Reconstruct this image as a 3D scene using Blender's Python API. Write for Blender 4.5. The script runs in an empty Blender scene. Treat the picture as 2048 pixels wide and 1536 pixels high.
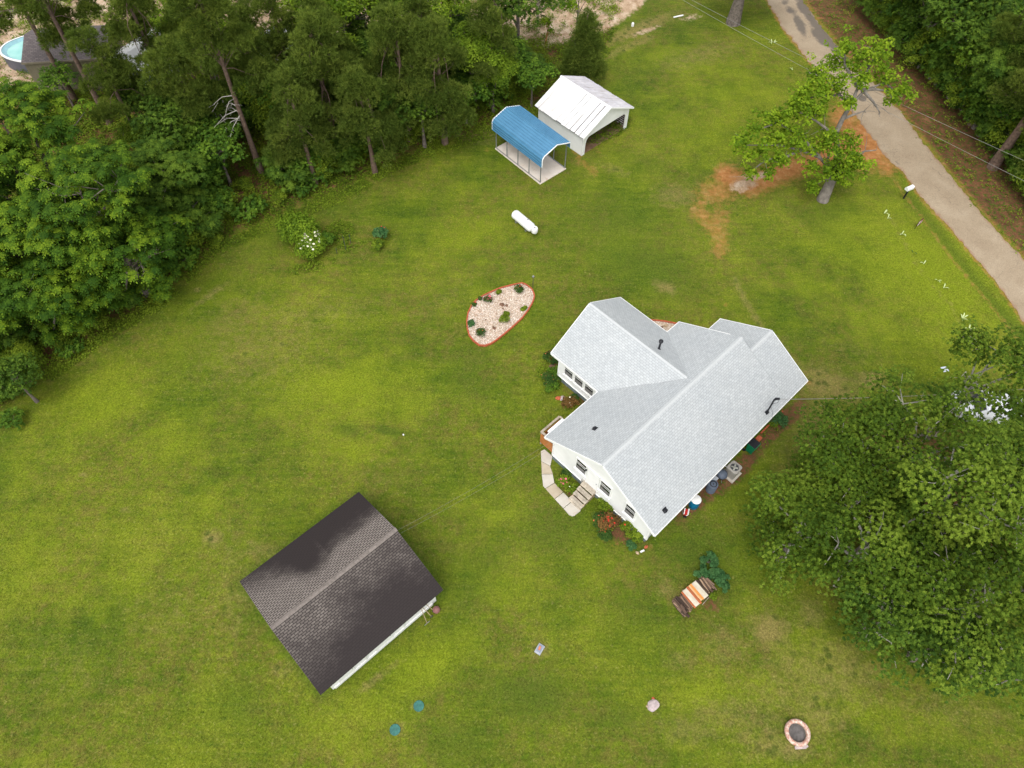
import bpy, bmesh, math, random
import numpy as np
from mathutils import Matrix, Vector

# ------------------------------------------------------------------ camera, sky, sun
S = bpy.context.scene
COL = S.collection
CAM_H = 40.0
FPX, PIT, ROL = 1454.05, math.radians(56.737), math.radians(0.585)
_c, _s = math.cos(PIT), math.sin(PIT)
_fw = np.array([0, _c, -_s]); _u0 = np.array([0, _s, _c]); _r0 = np.array([1., 0, 0])
RT = math.cos(ROL) * _r0 + math.sin(ROL) * _u0
UP = -math.sin(ROL) * _r0 + math.cos(ROL) * _u0
cam = bpy.data.cameras.new('camera'); cam.sensor_width = 36; cam.lens = FPX / 2048 * 36
cam.clip_start = 0.5; cam.clip_end = 2000
co = bpy.data.objects.new('camera', cam); COL.objects.link(co)
co.matrix_world = Matrix(((RT[0], UP[0], -_fw[0], 0), (RT[1], UP[1], -_fw[1], 0), (RT[2], UP[2], -_fw[2], CAM_H), (0, 0, 0, 1)))
S.camera = co
SUN_EL, SUN_AZ = math.radians(62), math.radians(200)      # azimuth clockwise from +Y
W = bpy.data.worlds.new('World'); S.world = W; W.use_nodes = True
nt = W.node_tree; bg = nt.nodes['Background']
sky = nt.nodes.new('ShaderNodeTexSky'); sky.sky_type = 'NISHITA'; sky.sun_disc = False
sky.sun_elevation = SUN_EL; sky.sun_rotation = SUN_AZ; sky.air_density = 1.0; sky.dust_density = 2.5; sky.ozone_density = 0.4
hs = nt.nodes.new('ShaderNodeHueSaturation'); hs.inputs['Saturation'].default_value = 0.12      # overcast: the cloud layer greys the sky
nt.links.new(sky.outputs[0], hs.inputs['Color']); nt.links.new(hs.outputs[0], bg.inputs[0]); bg.inputs[1].default_value = 0.15
sl = bpy.data.lights.new('sun', 'SUN'); sl.energy = 0.55; sl.angle = math.radians(30); sl.color = (1.0, 0.95, 0.87)
so = bpy.data.objects.new('sun', sl); COL.objects.link(so)
_d = Vector((math.sin(SUN_AZ) * math.cos(SUN_EL), math.cos(SUN_AZ) * math.cos(SUN_EL), math.sin(SUN_EL)))
so.rotation_euler = _d.to_track_quat('Z', 'Y').to_euler(); so.location = (0, 0, 80)
S.view_settings.view_transform = 'Standard'; S.view_settings.look = 'None'; S.view_settings.gamma = 1
S.view_settings.exposure = 0.98

# ------------------------------------------------------------------ helpers
PI = math.pi
rnd = random.Random(7)

def ray(u, v):
    return _fw + RT * ((u - 1024) / FPX) - UP * ((v - 768) / FPX)

def at(u, v, h=0.0):
    d = ray(u, v); t = (CAM_H - h) / (-d[2])
    return Vector((d[0] * t, d[1] * t, h))

def to_px(x, y, z=0.0):
    x = np.asarray(x, float); y = np.asarray(y, float); z = np.asarray(z, float) - CAM_H
    f = x * _fw[0] + y * _fw[1] + z * _fw[2]
    f = np.where(f < 1, 1, f)
    return (1024 + FPX * (x * RT[0] + y * RT[1] + z * RT[2]) / f, 768 - FPX * (x * UP[0] + y * UP[1] + z * UP[2]) / f)

def tag(o, label=None, cat=None, group=None, kind=None):
    if label: o['label'] = label
    if cat: o['category'] = cat
    if group: o['group'] = group
    if kind: o['kind'] = kind
    return o

def thing(name, label, cat, loc=(0, 0, 0), rz=0, group=None):
    o = bpy.data.objects.new(name, None); COL.objects.link(o)
    o.location = loc; o.rotation_euler = (0, 0, rz); o.empty_display_size = 0.3
    return tag(o, label, cat, group)

def dup(o, parent=None):
    c = o.copy(); COL.objects.link(c); c.parent = parent
    for ch in o.children: dup(ch, c)
    return c

class MB:
    def __init__(s): s.v = []; s.f = []; s.uv = {}
    def face(s, pts, uv=None):
        i = len(s.v); s.v += [tuple(p) for p in pts]; s.f.append(tuple(range(i, i + len(pts))))
        if uv: s.uv[len(s.f) - 1] = uv
    def mesh(s, verts, faces):
        i = len(s.v); s.v += [tuple(p) for p in verts]; s.f += [tuple(i + k for k in f) for f in faces]
    def box(s, c, d, rz=0, rx=0, ry=0, taper=1.0):
        M = Matrix.Translation(c) @ Matrix.Rotation(rz, 4, 'Z') @ Matrix.Rotation(ry, 4, 'Y') @ Matrix.Rotation(rx, 4, 'X')
        P = []
        for z in (-1, 1):
            k = taper if z < 0 else 1
            for x, y in ((-1, -1), (1, -1), (1, 1), (-1, 1)):
                P.append(M @ Vector((x * d[0] / 2 * k, y * d[1] / 2 * k, z * d[2] / 2)))
        s.mesh(P, [(3, 2, 1, 0), (4, 5, 6, 7), (0, 1, 5, 4), (1, 2, 6, 5), (2, 3, 7, 6), (3, 0, 4, 7)])
        return s
    def tube(s, pts, r, n=8, cap=True):
        pts = [Vector(p) for p in pts]
        rs = r if isinstance(r, (list, tuple)) else [r] * len(pts)
        V = []; F = []; prev = None
        for i, p in enumerate(pts):
            a = pts[max(i - 1, 0)]; b = pts[min(i + 1, len(pts) - 1)]
            t = (b - a).normalized()
            ref = prev if prev is not None else (Vector((0, 0, 1)) if abs(t.z) < .9 else Vector((1, 0, 0)))
            x = (ref - t * ref.dot(t))
            if x.length < 1e-4: x = t.orthogonal()
            x.normalize(); y = t.cross(x); prev = x
            for k in range(n):
                an = 2 * PI * k / n; V.append(p + (x * math.cos(an) + y * math.sin(an)) * rs[i])
        for i in range(len(pts) - 1):
            for k in range(n):
                F.append((i * n + k, i * n + (k + 1) % n, (i + 1) * n + (k + 1) % n, (i + 1) * n + k))
        if cap:
            F.append(tuple(reversed(range(n)))); F.append(tuple((len(pts) - 1) * n + k for k in range(n)))
        s.mesh(V, F); return s
    def lathe(s, prof, c=(0, 0, 0), n=24, axis='Z'):
        V = []; F = []
        for r, z in prof:
            for k in range(n):
                an = 2 * PI * k / n
                p = (r * math.cos(an), r * math.sin(an), z)
                if axis == 'X': p = (p[2], p[0], p[1])
                V.append((p[0] + c[0], p[1] + c[1], p[2] + c[2]))
        m = len(prof)
        for i in range(m - 1):
            for k in range(n):
                F.append((i * n + k, i * n + (k + 1) % n, (i + 1) * n + (k + 1) % n, (i + 1) * n + k))
        F.append(tuple(reversed(range(n)))); F.append(tuple((m - 1) * n + k for k in range(n)))
        s.mesh(V, F); return s
    def prism(s, poly, z0, z1):
        n = len(poly)
        V = [(p[0], p[1], z0) for p in poly] + [(p[0], p[1], z1) for p in poly]
        F = [tuple(reversed(range(n))), tuple(range(n, 2 * n))] + [(i, (i + 1) % n, n + (i + 1) % n, n + i) for i in range(n)]
        s.mesh(V, F); return s
    def slab(s, pts, th, uvdir=None):
        """thick sheet: pts top polygon (CCW from above); uv metres on top"""
        P = [Vector(p) for p in pts]; n = len(P)
        nrm = (P[1] - P[0]).cross(P[2] - P[0]).normalized()
        if nrm.z < 0: P.reverse(); nrm = -nrm
        e = Vector(uvdir).normalized() if uvdir else (P[1] - P[0]).normalized()
        g = nrm.cross(e)
        i = len(s.v); s.v += [tuple(p) for p in P] + [tuple(p - Vector((0, 0, th))) for p in P]
        s.f.append(tuple(i + k for k in range(n))); s.uv[len(s.f) - 1] = [(p.dot(e), p.dot(g)) for p in P]
        s.f.append(tuple(i + n + k for k in reversed(range(n))))
        for k in range(n): s.f.append((i + k, i + n + k, i + n + (k + 1) % n, i + (k + 1) % n))
        return s
    def build(s, name, mat, parent=None, smooth=False, bevel=0):
        me = bpy.data.meshes.new(name); me.from_pydata(s.v, [], s.f)
        if s.uv:
            ul = me.uv_layers.new(name='UVMap')
            for fi, uv in s.uv.items():
                for k, li in enumerate(me.polygons[fi].loop_indices): ul.data[li].uv = uv[k]
        bm = bmesh.new(); bm.from_mesh(me)
        bmesh.ops.recalc_face_normals(bm, faces=bm.faces) if not s.uv else None
        bm.to_mesh(me); bm.free()
        if smooth:
            me.polygons.foreach_set('use_smooth', [True] * len(me.polygons))
        me.materials.append(mat)
        o = bpy.data.objects.new(name, me); COL.objects.link(o); o.parent = parent
        if bevel:
            b = o.modifiers.new('bevel', 'BEVEL'); b.width = bevel; b.segments = 2; b.limit_method = 'ANGLE'
        if smooth:
            try: me.set_sharp_from_angle(angle=math.radians(40))
            except Exception: pass
        return o

def np_mesh(name, co, faces_n, mat, parent=None, attrs=None, smooth=False):
    """co (N*k,3) islands of k verts each -> one face per island"""
    k = faces_n; N = len(co) // k
    me = bpy.data.meshes.new(name)
    me.vertices.add(N * k); me.vertices.foreach_set('co', np.ascontiguousarray(co, np.float32).ravel())
    me.loops.add(N * k); me.loops.foreach_set('vertex_index', np.arange(N * k, dtype=np.int32))
    me.polygons.add(N); me.polygons.foreach_set('loop_start', np.arange(0, N * k, k, dtype=np.int32))
    me.update(calc_edges=True)
    for an, arr in (attrs or {}).items():
        if arr.ndim == 1:
            a = me.attributes.new(an, 'FLOAT', 'POINT'); a.data.foreach_set('value', arr.astype(np.float32))
        else:
            a = me.attributes.new(an, 'FLOAT_COLOR', 'POINT'); a.data.foreach_set('color', arr.astype(np.float32).ravel())
    if smooth: me.polygons.foreach_set('use_smooth', [True] * N)
    me.materials.append(mat)
    o = bpy.data.objects.new(name, me); COL.objects.link(o); o.parent = parent
    return o

# ------------------------------------------------------------------ materials
class NT:
    def __init__(s, name):
        s.m = bpy.data.materials.new(name); s.m.use_nodes = True; s.t = s.m.node_tree
        s.b = s.t.nodes['Principled BSDF']; s.b.inputs['Roughness'].default_value = 0.7
        s.b.inputs['Specular IOR Level'].default_value = 0.3
        s.co = s.t.nodes.new('ShaderNodeTexCoord')
    def n(s, ty, **k):
        x = s.t.nodes.new(ty)
        for a, b in k.items(): setattr(x, a, b)
        return x
    def l(s, a, b): s.t.links.new(a, b)
    def noise(s, scale, detail=3, rough=.55, vec=None, coord='Object', dist=0):
        x = s.n('ShaderNodeTexNoise'); x.inputs['Scale'].default_value = scale; x.inputs['Detail'].default_value = detail
        x.inputs['Roughness'].default_value = rough; x.inputs['Distortion'].default_value = dist
        s.l(vec if vec is not None else s.co.outputs[coord], x.inputs['Vector']); return x.outputs['Fac']
    def ramp(s, fac, stops, interp='LINEAR'):
        x = s.n('ShaderNodeValToRGB'); x.color_ramp.interpolation = interp; e = x.color_ramp.elements
        while len(e) < len(stops): e.new(0.5)
        for el, (p, c) in zip(e, stops): el.position = p; el.color = (*c, 1) if not isinstance(c, (int, float)) else (c, c, c, 1)
        s.l(fac, x.inputs['Fac']); return x.outputs['Color']
    def mix(s, fac, a, b, mode='MIX'):
        x = s.n('ShaderNodeMix', data_type='RGBA', blend_type=mode)
        for i, v in ((0, fac), (6, a), (7, b)):
            if isinstance(v, bpy.types.NodeSocket): s.l(v, x.inputs[i])
            elif i == 0: x.inputs[0].default_value = v
            else: x.inputs[i].default_value = (*v, 1)
        return x.outputs[2]
    def math(s, op, a, b=None, clamp=False):
        x = s.n('ShaderNodeMath', operation=op); x.use_clamp = clamp
        for i, v in ((0, a), (1, b)):
            if v is None: continue
            if isinstance(v, bpy.types.NodeSocket): s.l(v, x.inputs[i])
            else: x.inputs[i].default_value = v
        return x.outputs[0]
    def col(s, v):
        if isinstance(v, bpy.types.NodeSocket): s.l(v, s.b.inputs['Base Color'])
        else: s.b.inputs['Base Color'].default_value = (*v, 1)
        return s
    def bump(s, h, strength=.5, dist=.05):
        x = s.n('ShaderNodeBump'); x.inputs['Strength'].default_value = strength; x.inputs['Distance'].default_value = dist
        s.l(h, x.inputs['Height']); s.l(x.outputs[0], s.b.inputs['Normal']); return s
    def attr(s, name):
        x = s.n('ShaderNodeAttribute'); x.attribute_name = name; return x
    def rough(s, r): s.b.inputs['Roughness'].default_value = r; return s
    def metal(s, r): s.b.inputs['Metallic'].default_value = r; return s

def simple(name, c, rough=.6, var=.25, scale=6, metal=0, bump=0):
    t = NT(name); c = tuple(c)
    n = t.noise(scale, 4)
    t.col(t.ramp(n, [(.3, tuple(x * (1 - var) for x in c)), (.7, tuple(min(1, x * (1 + var)) for x in c))]))
    t.rough(rough).metal(metal)
    if bump: t.bump(t.noise(scale * 5, 4), bump, .02)
    return t.m

M = {}
M['white'] = simple('white_paint', (.86, .86, .85), .5, .05, 1.5)
M['white_metal'] = simple('white_metal', (.78, .78, .77), .4, .05, 2)
M['trim'] = simple('white_trim', (.84, .84, .82), .5, .05, 3)
M['found'] = simple('grey_foundation', (.16, .19, .20), .7, .3, 5)
M['glass'] = simple('window_glass', (.035, .037, .038), .12, .3, 1); M['blind'] = simple('window_blind', (.22, .21, .20), .6, .15, 3)
M['black'] = simple('black_plastic', (.015, .016, .02), .4, .2, 5)
M['darkmetal'] = simple('dark_metal', (.05, .05, .06), .5, .2, 5)
M['steel'] = simple('galvanised_steel', (.28, .29, .30), .4, .15, 6, metal=.5)
M['wood'] = simple('raw_lumber', (.42, .31, .20), .8, .3, 8, bump=.2)
M['greywood'] = simple('weathered_lumber', (.36, .30, .235), .85, .35, 5, bump=.3)
M['stepwood'] = simple('pale_step_planks', (.46, .40, .32), .85, .35, 2.5, bump=.3)
M['orangewood'] = simple('stained_plywood', (.42, .16, .045), .7, .15, 3)
M['concrete'] = None
M['bark'] = simple('grey_bark', (.17, .14, .12), .9, .45, 5, bump=.6)
M['pinebark'] = simple('pine_bark', (.15, .10, .075), .9, .4, 6, bump=.6)
M['palebark'] = simple('pale_bark', (.36, .33, .29), .9, .35, 4, bump=.5)
M['twig'] = simple('pale_twigs', (.38, .355, .31), .9, .3, 4)
M['green_plastic'] = simple('green_plastic', (.0, .17, .075), .4, .1, 3)
M['blue_plastic'] = simple('blue_plastic', (.0, .14, .27), .35, .1, 3)
M['red'] = simple('red_plastic', (.45, .02, .015), .4, .1, 3)
M['brick'] = simple('red_edging_brick', (.42, .10, .045), .8, .3, 9, bump=.3)
M['rock'] = simple('brown_rock', (.17, .095, .06), .85, .4, 7, bump=.8)
M['pinkrock'] = simple('pale_pink_rock', (.45, .37, .36), .85, .25, 5, bump=.8)
M['acgrey'] = simple('beige_grey_metal', (.34, .32, .29), .5, .08, 4)
M['bluegrey'] = simple('blue_grey_plastic', (.09, .11, .15), .5, .15, 4)
M['teal'] = simple('teal_plastic', (.04, .15, .125), .6, .25, 6)
M['boxgrey'] = simple('grey_plastic', (.36, .38, .42), .5, .1, 8)
M['pale'] = simple('pale_blue_cover', (.62, .66, .75), .4, .06, 8)
M['wire'] = simple('cable', (.24, .23, .21), .5, .1, 2)
M['paleleaf'] = simple('pale_variegated_leaf', (.46, .54, .24), .6, .25, 12)
M['petal_white'] = simple('white_petals', (.85, .82, .62), .6, .1, 10)
M['petal_pink'] = simple('pink_petals', (.75, .16, .22), .6, .3, 10)
M['petal_red'] = simple('red_petals', (.62, .03, .02), .6, .2, 10)
M['petal_orange'] = simple('orange_petals', (.62, .17, .06), .6, .3, 10)
M['gravel_stone'] = None

def m_siding():
    t = NT('white_lap_siding')
    w = t.n('ShaderNodeTexWave', wave_type='BANDS', bands_direction='Z', wave_profile='SAW'); w.inputs['Scale'].default_value = 1.6
    t.l(t.co.outputs['Object'], w.inputs['Vector'])
    t.col(t.ramp(t.noise(1.2, 5), [(.3, (.80, .80, .79)), (.7, (.90, .90, .89))])); t.bump(w.outputs['Fac'], .35, .02); t.rough(.5)
    return t.m
M['siding'] = m_siding()

def m_concrete(name, a, b, stain=(.2, .13, .08), st=.62):
    t = NT(name); c = t.ramp(t.noise(.9, 6, .65), [(.3, a), (.7, b)])
    c = t.mix(t.ramp(t.noise(2.3, 5, .7), [(st, 0.), (st + .14, .55)]), c, stain)
    t.col(c).bump(t.noise(30, 3), .2, .01); return t.m
M['concrete'] = m_concrete('pale_concrete', (.44, .40, .34), (.56, .52, .46), (.45, .30, .2))
M['concrete2'] = m_concrete('tan_concrete', (.38, .31, .22), (.50, .43, .33))

def m_shingle(name, dark, light, gap, bw, bh, kind='grey'):
    t = NT(name)
    br = t.n('ShaderNodeTexBrick'); br.offset = .5
    br.inputs['Scale'].default_value = 1; br.inputs['Brick Width'].default_value = bw; br.inputs['Row Height'].default_value = bh
    br.inputs['Mortar Size'].default_value = .012 if kind == 'grey' else .018
    br.inputs['Mortar Smooth'].default_value = .2; br.inputs['Bias'].default_value = -.1
    br.inputs['Color1'].default_value = (*light, 1); br.inputs['Color2'].default_value = (*dark, 1); br.inputs['Mortar'].default_value = (*gap, 1)
    t.l(t.co.outputs['UV'], br.inputs['Vector'])
    c = br.outputs['Color']
    if kind == 'grey':
        # second coarser layer of laminated tabs
        mp = t.n('ShaderNodeMapping'); mp.inputs['Location'].default_value = (.13, .0, 0); t.l(t.co.outputs['UV'], mp.inputs['Vector'])
        b2 = t.n('ShaderNodeTexBrick'); b2.offset = .37; b2.offset_frequency = 3
        b2.inputs['Brick Width'].default_value = bw * .61; b2.inputs['Row Height'].default_value = bh; b2.inputs['Scale'].default_value = 1
        b2.inputs['Mortar Size'].default_value = 0; b2.inputs['Color1'].default_value = (.86, .87, .88, 1); b2.inputs['Color2'].default_value = (1, 1, 1, 1)
        t.l(mp.outputs[0], b2.inputs['Vector'])
        c = t.mix(.75, c, b2.outputs['Color'], 'MULTIPLY')
        c = t.mix(.35, c, t.ramp(t.noise(60, 2, .7, coord='UV'), [(.3, .6), (.7, 1.)]), 'MULTIPLY')
        c = t.mix(1, c, t.ramp(t.noise(.35, 4, .6, coord='UV'), [(.3, (.93, .94, .95)), (.7, (1., 1., .995))]), 'MULTIPLY')
        t.rough(.8)
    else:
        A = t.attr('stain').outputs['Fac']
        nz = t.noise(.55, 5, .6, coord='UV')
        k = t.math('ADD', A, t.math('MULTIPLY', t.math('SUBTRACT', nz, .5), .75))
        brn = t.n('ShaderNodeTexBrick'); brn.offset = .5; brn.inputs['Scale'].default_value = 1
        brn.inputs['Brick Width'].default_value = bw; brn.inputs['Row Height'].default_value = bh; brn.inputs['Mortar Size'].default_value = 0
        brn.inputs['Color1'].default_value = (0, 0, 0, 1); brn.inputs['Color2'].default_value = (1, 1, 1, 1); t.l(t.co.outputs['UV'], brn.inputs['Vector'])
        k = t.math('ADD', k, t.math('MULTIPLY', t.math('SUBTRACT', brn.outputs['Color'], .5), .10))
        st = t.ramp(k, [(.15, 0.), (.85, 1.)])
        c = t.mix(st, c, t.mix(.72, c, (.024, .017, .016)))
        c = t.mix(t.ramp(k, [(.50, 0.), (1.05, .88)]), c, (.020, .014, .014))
        c = t.mix(.5, c, t.ramp(t.noise(45, 2, .7, coord='UV'), [(.3, .55), (.7, 1.)]), 'MULTIPLY')
        t.rough(.75)
    t.col(c).bump(br.outputs['Fac'], -.5, .02)
    return t.m
M['roof'] = m_shingle('light_grey_shingles', (.465, .482, .488), (.53, .549, .555), (.34, .355, .362), .24, .14)
M['ridge'] = simple('ridge_shingles', (.47, .487, .49), .8, .12, 25)
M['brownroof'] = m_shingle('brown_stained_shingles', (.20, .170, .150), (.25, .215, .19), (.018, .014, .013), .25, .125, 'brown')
M['neighroof'] = m_shingle('mauve_grey_shingles', (.12, .10, .10), (.18, .15, .145), (.06, .05, .05), .31, .15)

def leaf_mat(name, dark, mid, light, trans=.3, spec=.25, tint=.6):
    t = NT(name)
    g = t.n('ShaderNodeNewGeometry')
    A = t.attr('tint').outputs['Fac']
    f = t.math('ADD', t.math('MULTIPLY', g.outputs['Random Per Island'], 1 - tint), t.math('MULTIPLY', A, tint))
    c = t.ramp(f, [(.12, dark), (.5, mid), (.9, light)])
    t.col(c); t.rough(.75); t.b.inputs['Specular IOR Level'].default_value = .12
    tr = t.n('ShaderNodeBsdfTranslucent'); t.l(t.mix(1, c, (1.0, 1.0, .45), 'MULTIPLY'), tr.inputs['Color'])
    mx = t.n('ShaderNodeMixShader'); mx.inputs[0].default_value = trans
    t.l(t.b.outputs[0], mx.inputs[1]); t.l(tr.outputs[0], mx.inputs[2])
    t.l(mx.outputs[0], t.t.nodes['Material Output'].inputs['Surface'])
    return t.m
M['oakleaf'] = leaf_mat('oak_leaves', (.034, .072, .006), (.092, .156, .012), (.20, .275, .028))
M['pecanleaf'] = leaf_mat('pecan_leaves', (.024, .066, .006), (.064, .134, .009), (.19, .285, .016))
M['needle'] = leaf_mat('pine_needles', (.060, .100, .014), (.135, .195, .030), (.24, .30, .05), .4)
M['broadleaf'] = leaf_mat('dark_broad_leaves', (.028, .068, .008), (.075, .140, .014), (.16, .25, .025))
M['lightleaf'] = leaf_mat('light_green_leaves', (.07, .13, .010), (.14, .23, .014), (.24, .34, .025))
M['catalpaleaf'] = leaf_mat('catalpa_leaves', (.075, .15, .008), (.17, .28, .013), (.31, .42, .025), .4)
M['vineleaf'] = leaf_mat('vine_leaves', (.030, .080, .010), (.078, .160, .015), (.17, .28, .025))
M['weedleaf'] = leaf_mat('weed_leaves', (.06, .11, .01), (.14, .21, .014), (.26, .34, .028))
M['roseleaf'] = leaf_mat('rose_leaves', (.022, .06, .012), (.05, .11, .02), (.11, .17, .03))
M['copperleaf'] = leaf_mat('coppery_leaves', (.10, .06, .02), (.20, .11, .035), (.30, .16, .05))
M['squashleaf'] = leaf_mat('broad_blue_green_leaves', (.03, .09, .028), (.06, .155, .048), (.11, .23, .075))
M['deadleaf'] = leaf_mat('dead_brown_leaves', (.12, .05, .02), (.22, .10, .05), (.3, .15, .08))

# ------------------------------------------------------------------ ground zones (soil / turf colours where each lies, plus painted contact shade at walls)
def blobs(U, V, L):
    """L: (u, v, ru, rv, rotdeg, strength) soft ellipses on the ground"""
    m = np.zeros_like(U)
    for u, v, a, b, r, s in L:
        r = math.radians(r); dx = U - u; dy = V - v
        x = dx * math.cos(r) + dy * math.sin(r); y = -dx * math.sin(r) + dy * math.cos(r)
        d = (x / a) ** 2 + (y / b) ** 2
        m = np.maximum(m, s * np.exp(-d * 1.1))
    return m
def stroke(U, V, pts, w, s):
    m = np.zeros_like(U)
    for (x0, y0), (x1, y1) in zip(pts[:-1], pts[1:]):
        dx, dy = x1 - x0, y1 - y0; L = dx * dx + dy * dy
        t = np.clip(((U - x0) * dx + (V - y0) * dy) / L, 0, 1)
        d = np.hypot(U - x0 - t * dx, V - y0 - t * dy) / w
        m = np.maximum(m, s * np.exp(-d * d))
    return m
def below(U, V, pts, soft):
    """1 above the polyline v(u) in the photograph's ground, 0 below"""
    xs = [p[0] for p in pts]; ys = [p[1] for p in pts]
    return 1 / (1 + np.exp(-np.clip((np.interp(U, xs, ys) - V) / soft, -30, 30)))

EDGE_L = [(-400, 1000), (0, 790), (60, 740), (200, 640), (330, 560), (440, 455), (560, 400), (700, 345), (800, 285), (900, 250), (1010, 215), (1060, 190), (1180, 140), (1215, 60), (1300, -200)]
EDGE_R = [(1570, -60), (1612, 5), (1692, 105), (1780, 192), (1875, 310), (1962, 418), (2048, 512), (2300, 800)]
ROAD_L = [(1100, -900), (1440, -130), (1535, 0), (1562, 50), (1612, 115), (1660, 170), (1712, 232), (1760, 300), (1806, 345), (1850, 405), (1912, 470), (1948, 515), (1990, 560), (2048, 645), (2400, 1120)]
ROAD_R = [(1220, -900), (1530, -130), (1605, 0), (1640, 50), (1690, 110), (1745, 165), (1800, 222), (1850, 290), (1900, 350), (1960, 425), (2010, 480), (2048, 518), (2400, 900)]

def zones(x, y):
    U, V = to_px(x, y)
    vis = y > 2
    clay = stroke(U, V, [(1395, 420), (1440, 470), (1440, 500)], 26, .62)
    clay = np.maximum(clay, stroke(U, V, [(1450, 350), (1500, 372), (1560, 345), (1620, 325), (1700, 290)], 30, .95))
    clay = np.maximum(clay, blobs(U, V, [(1440, 380, 75, 36, -10, .72), (1440, 440, 36, 60, 0, .56), (1490, 365, 50, 26, -20, .9), (1735, 285, 66, 62, 30, 1.2), (1690, 240, 50, 40, 40, .9), (1650, 300, 40, 25, 0, .8), (1770, 330, 40, 30, 40, .8), (1315, 575, 14, 8, 0, .4),
        (1450, 610, 8, 8, 0, .6), (1405, 405, 20, 8, 0, .7), (1612, 765, 22, 8, 0, .6), (1240, 1085, 50, 30, 0, .35), (1300, 1095, 30, 12, 0, .4), (1400, 1215, 40, 25, 30, .35), (1190, 300, 25, 12, 40, .4), (975, 300, 10, 8, 0, .5)]))
    clay = np.maximum(clay, stroke(U, V, [(1135, 265), (1160, 320), (1190, 345)], 14, .5))
    clay = np.maximum(clay, stroke(U, V, [(1790, 365), (1840, 430), (1870, 470), (1905, 520), (1990, 620), (2048, 690)], 7, .5))
    # verge beside both road edges
    rl = stroke(U, V, ROAD_L[1:], 8, .6); rr = stroke(U, V, [(a + 4, b - 2) for a, b in ROAD_R[1:]], 12, .5)
    clay = np.maximum(clay, np.maximum(rl, rr * .95))
    litter = np.maximum(below(U, V, [(a, b + 22) for a, b in EDGE_L], 14), 0)
    er = np.interp(U, [p[0] for p in EDGE_R], [p[1] for p in EDGE_R])
    lr = np.where(U > 1560, 1 / (1 + np.exp(np.clip((V - er) / 10, -30, 30))), 0)
    litter = np.maximum(litter * (U < 1260), lr)
    litter = np.maximum(litter, blobs(U, V, [(70, 690, 110, 30, -20, .9), (1030, 195, 60, 22, -15, .95), (640, 330, 90, 22, -25, .8), (1250, 1080, 70, 28, 20, .45), (1900, 1050, 260, 170, 20, .8), (1800, 1250, 120, 30, 30, .7), (1850, 900, 200, 90, 0, .7), (1680, 1180, 60, 50, 30, .55), (1115, 740, 24, 60, 25, .7),
        (1160, 800, 60, 14, 40, .7), (1575, 835, 24, 70, 48, .95), (1405, 990, 24, 90, 48, 1.15), (1470, 945, 24, 90, 48, 1.05), (1530, 880, 20, 80, 48, .9), (1235, 1060, 50, 26, 40, .95), (1150, 985, 36, 24, 40, .9), (1420, 1205, 40, 26, 30, .7), (1340, 1190, 22, 30, 0, .5), (1215, 250, 40, 20, -30, 1.0), (680, 465, 26, 20, 0, .5), (620, 535, 40, 9, -15, .6), (700, 490, 22, 10, -20, .6)]))
    sandline = [(-300, 150), (0, 175), (200, 150), (300, 130), (420, 90), (700, 75), (1000, 65), (1100, 90), (1180, 75), (1230, 50), (1285, 10), (1330, -60), (1500, -300)]
    sand = below(U, V, sandline, 9) * (U < 1420)
    sand = np.maximum(sand, blobs(U, V, [(1290, 62, 50, 8, -20, .6), (1380, 35, 40, 12, -10, .5), (1085, 80, 25, 20, 0, .8), (1490, 366, 42, 20, -22, .75), (1520, 350, 30, 12, -20, .6)]))
    sand = sand * np.where(V < -140, np.clip(1 + (V + 140) / 120, 0.25, 1), 1)
    dry = blobs(U, V, [(600, 640, 260, 50, -12, .38), (470, 640, 120, 60, -30, .4), (460, 1180, 60, 190, 0, .38), (130, 1330, 160, 110, 0, .3), (760, 960, 110, 60, 0, .25), (1480, 330, 120, 30, -10, .3), (1050, 1290, 60, 100, 0, .25), (1560, 700, 60, 40, 40, .4), (1700, 700, 120, 20, 20, .3), (880, 600, 120, 30, -30, .3), (1200, 500, 60, 30, 0, .2), (1330, 575, 30, 14, 20, .8), (1540, 1260, 50, 40, 20, .9), (1640, 1350, 170, 70, 25, .58), (1480, 1430, 160, 50, 0, .5), (1380, 1460, 90, 40, 0, .5), (1350, 1190, 60, 25, 40, .6), (1690, 1330, 120, 60, 30, .6), (1600, 1390, 160, 60, 10, .5), (1560, 1480, 120, 50, 0, .55), (1640, 1440, 80, 50, 0, .55), (1450, 1290, 60, 60, 0, .5),
        (1650, 770, 90, 40, 20, .8), (1740, 760, 50, 20, 0, .8), (1230, 340, 50, 12, 20, .5), (1350, 390, 60, 30, 0, .6), (950, 270, 70, 20, 10, .7), (860, 270, 60, 20, 0, .55), (420, 590, 60, 10, -35, .6), (395, 580, 8, 6, 0, .9), (425, 1075, 26, 22, 0, .8), (520, 1100, 60, 30, 0, .5), (165, 950, 10, 6, 0, .9), (250, 1020, 12, 8, 0, .7),
        (1400, 110, 120, 30, -15, .5), (1270, 60, 120, 16, -22, .8), (1180, 130, 30, 50, 0, .6), (1620, 1230, 40, 40, 0, .6), (1360, 1320, 40, 20, 0, .5), (1080, 1300, 30, 24, 0, .6), (835, 1412, 16, 16, 0, .7), (795, 1455, 20, 18, 0, .7), (1305, 1415, 18, 14, 0, .6), (1590, 1500, 50, 25, 0, .8), (460, 250, 500, 30, 0, 0),
        (520, 700, 200, 110, -20, .4), (340, 1220, 160, 110, 0, .3), (1620, 860, 60, 160, 35, .5), (1040, 450, 60, 60, 0, .15), (1900, 1420, 200, 50, 10, .4), (560, 1340, 30, 26, 0, .5), (750, 1360, 70, 12, -38, .6)])
    dry = np.maximum(dry, stroke(U, V, [(1470, 560), (1490, 600), (1520, 650), (1545, 690)], 9, .6))
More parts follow.
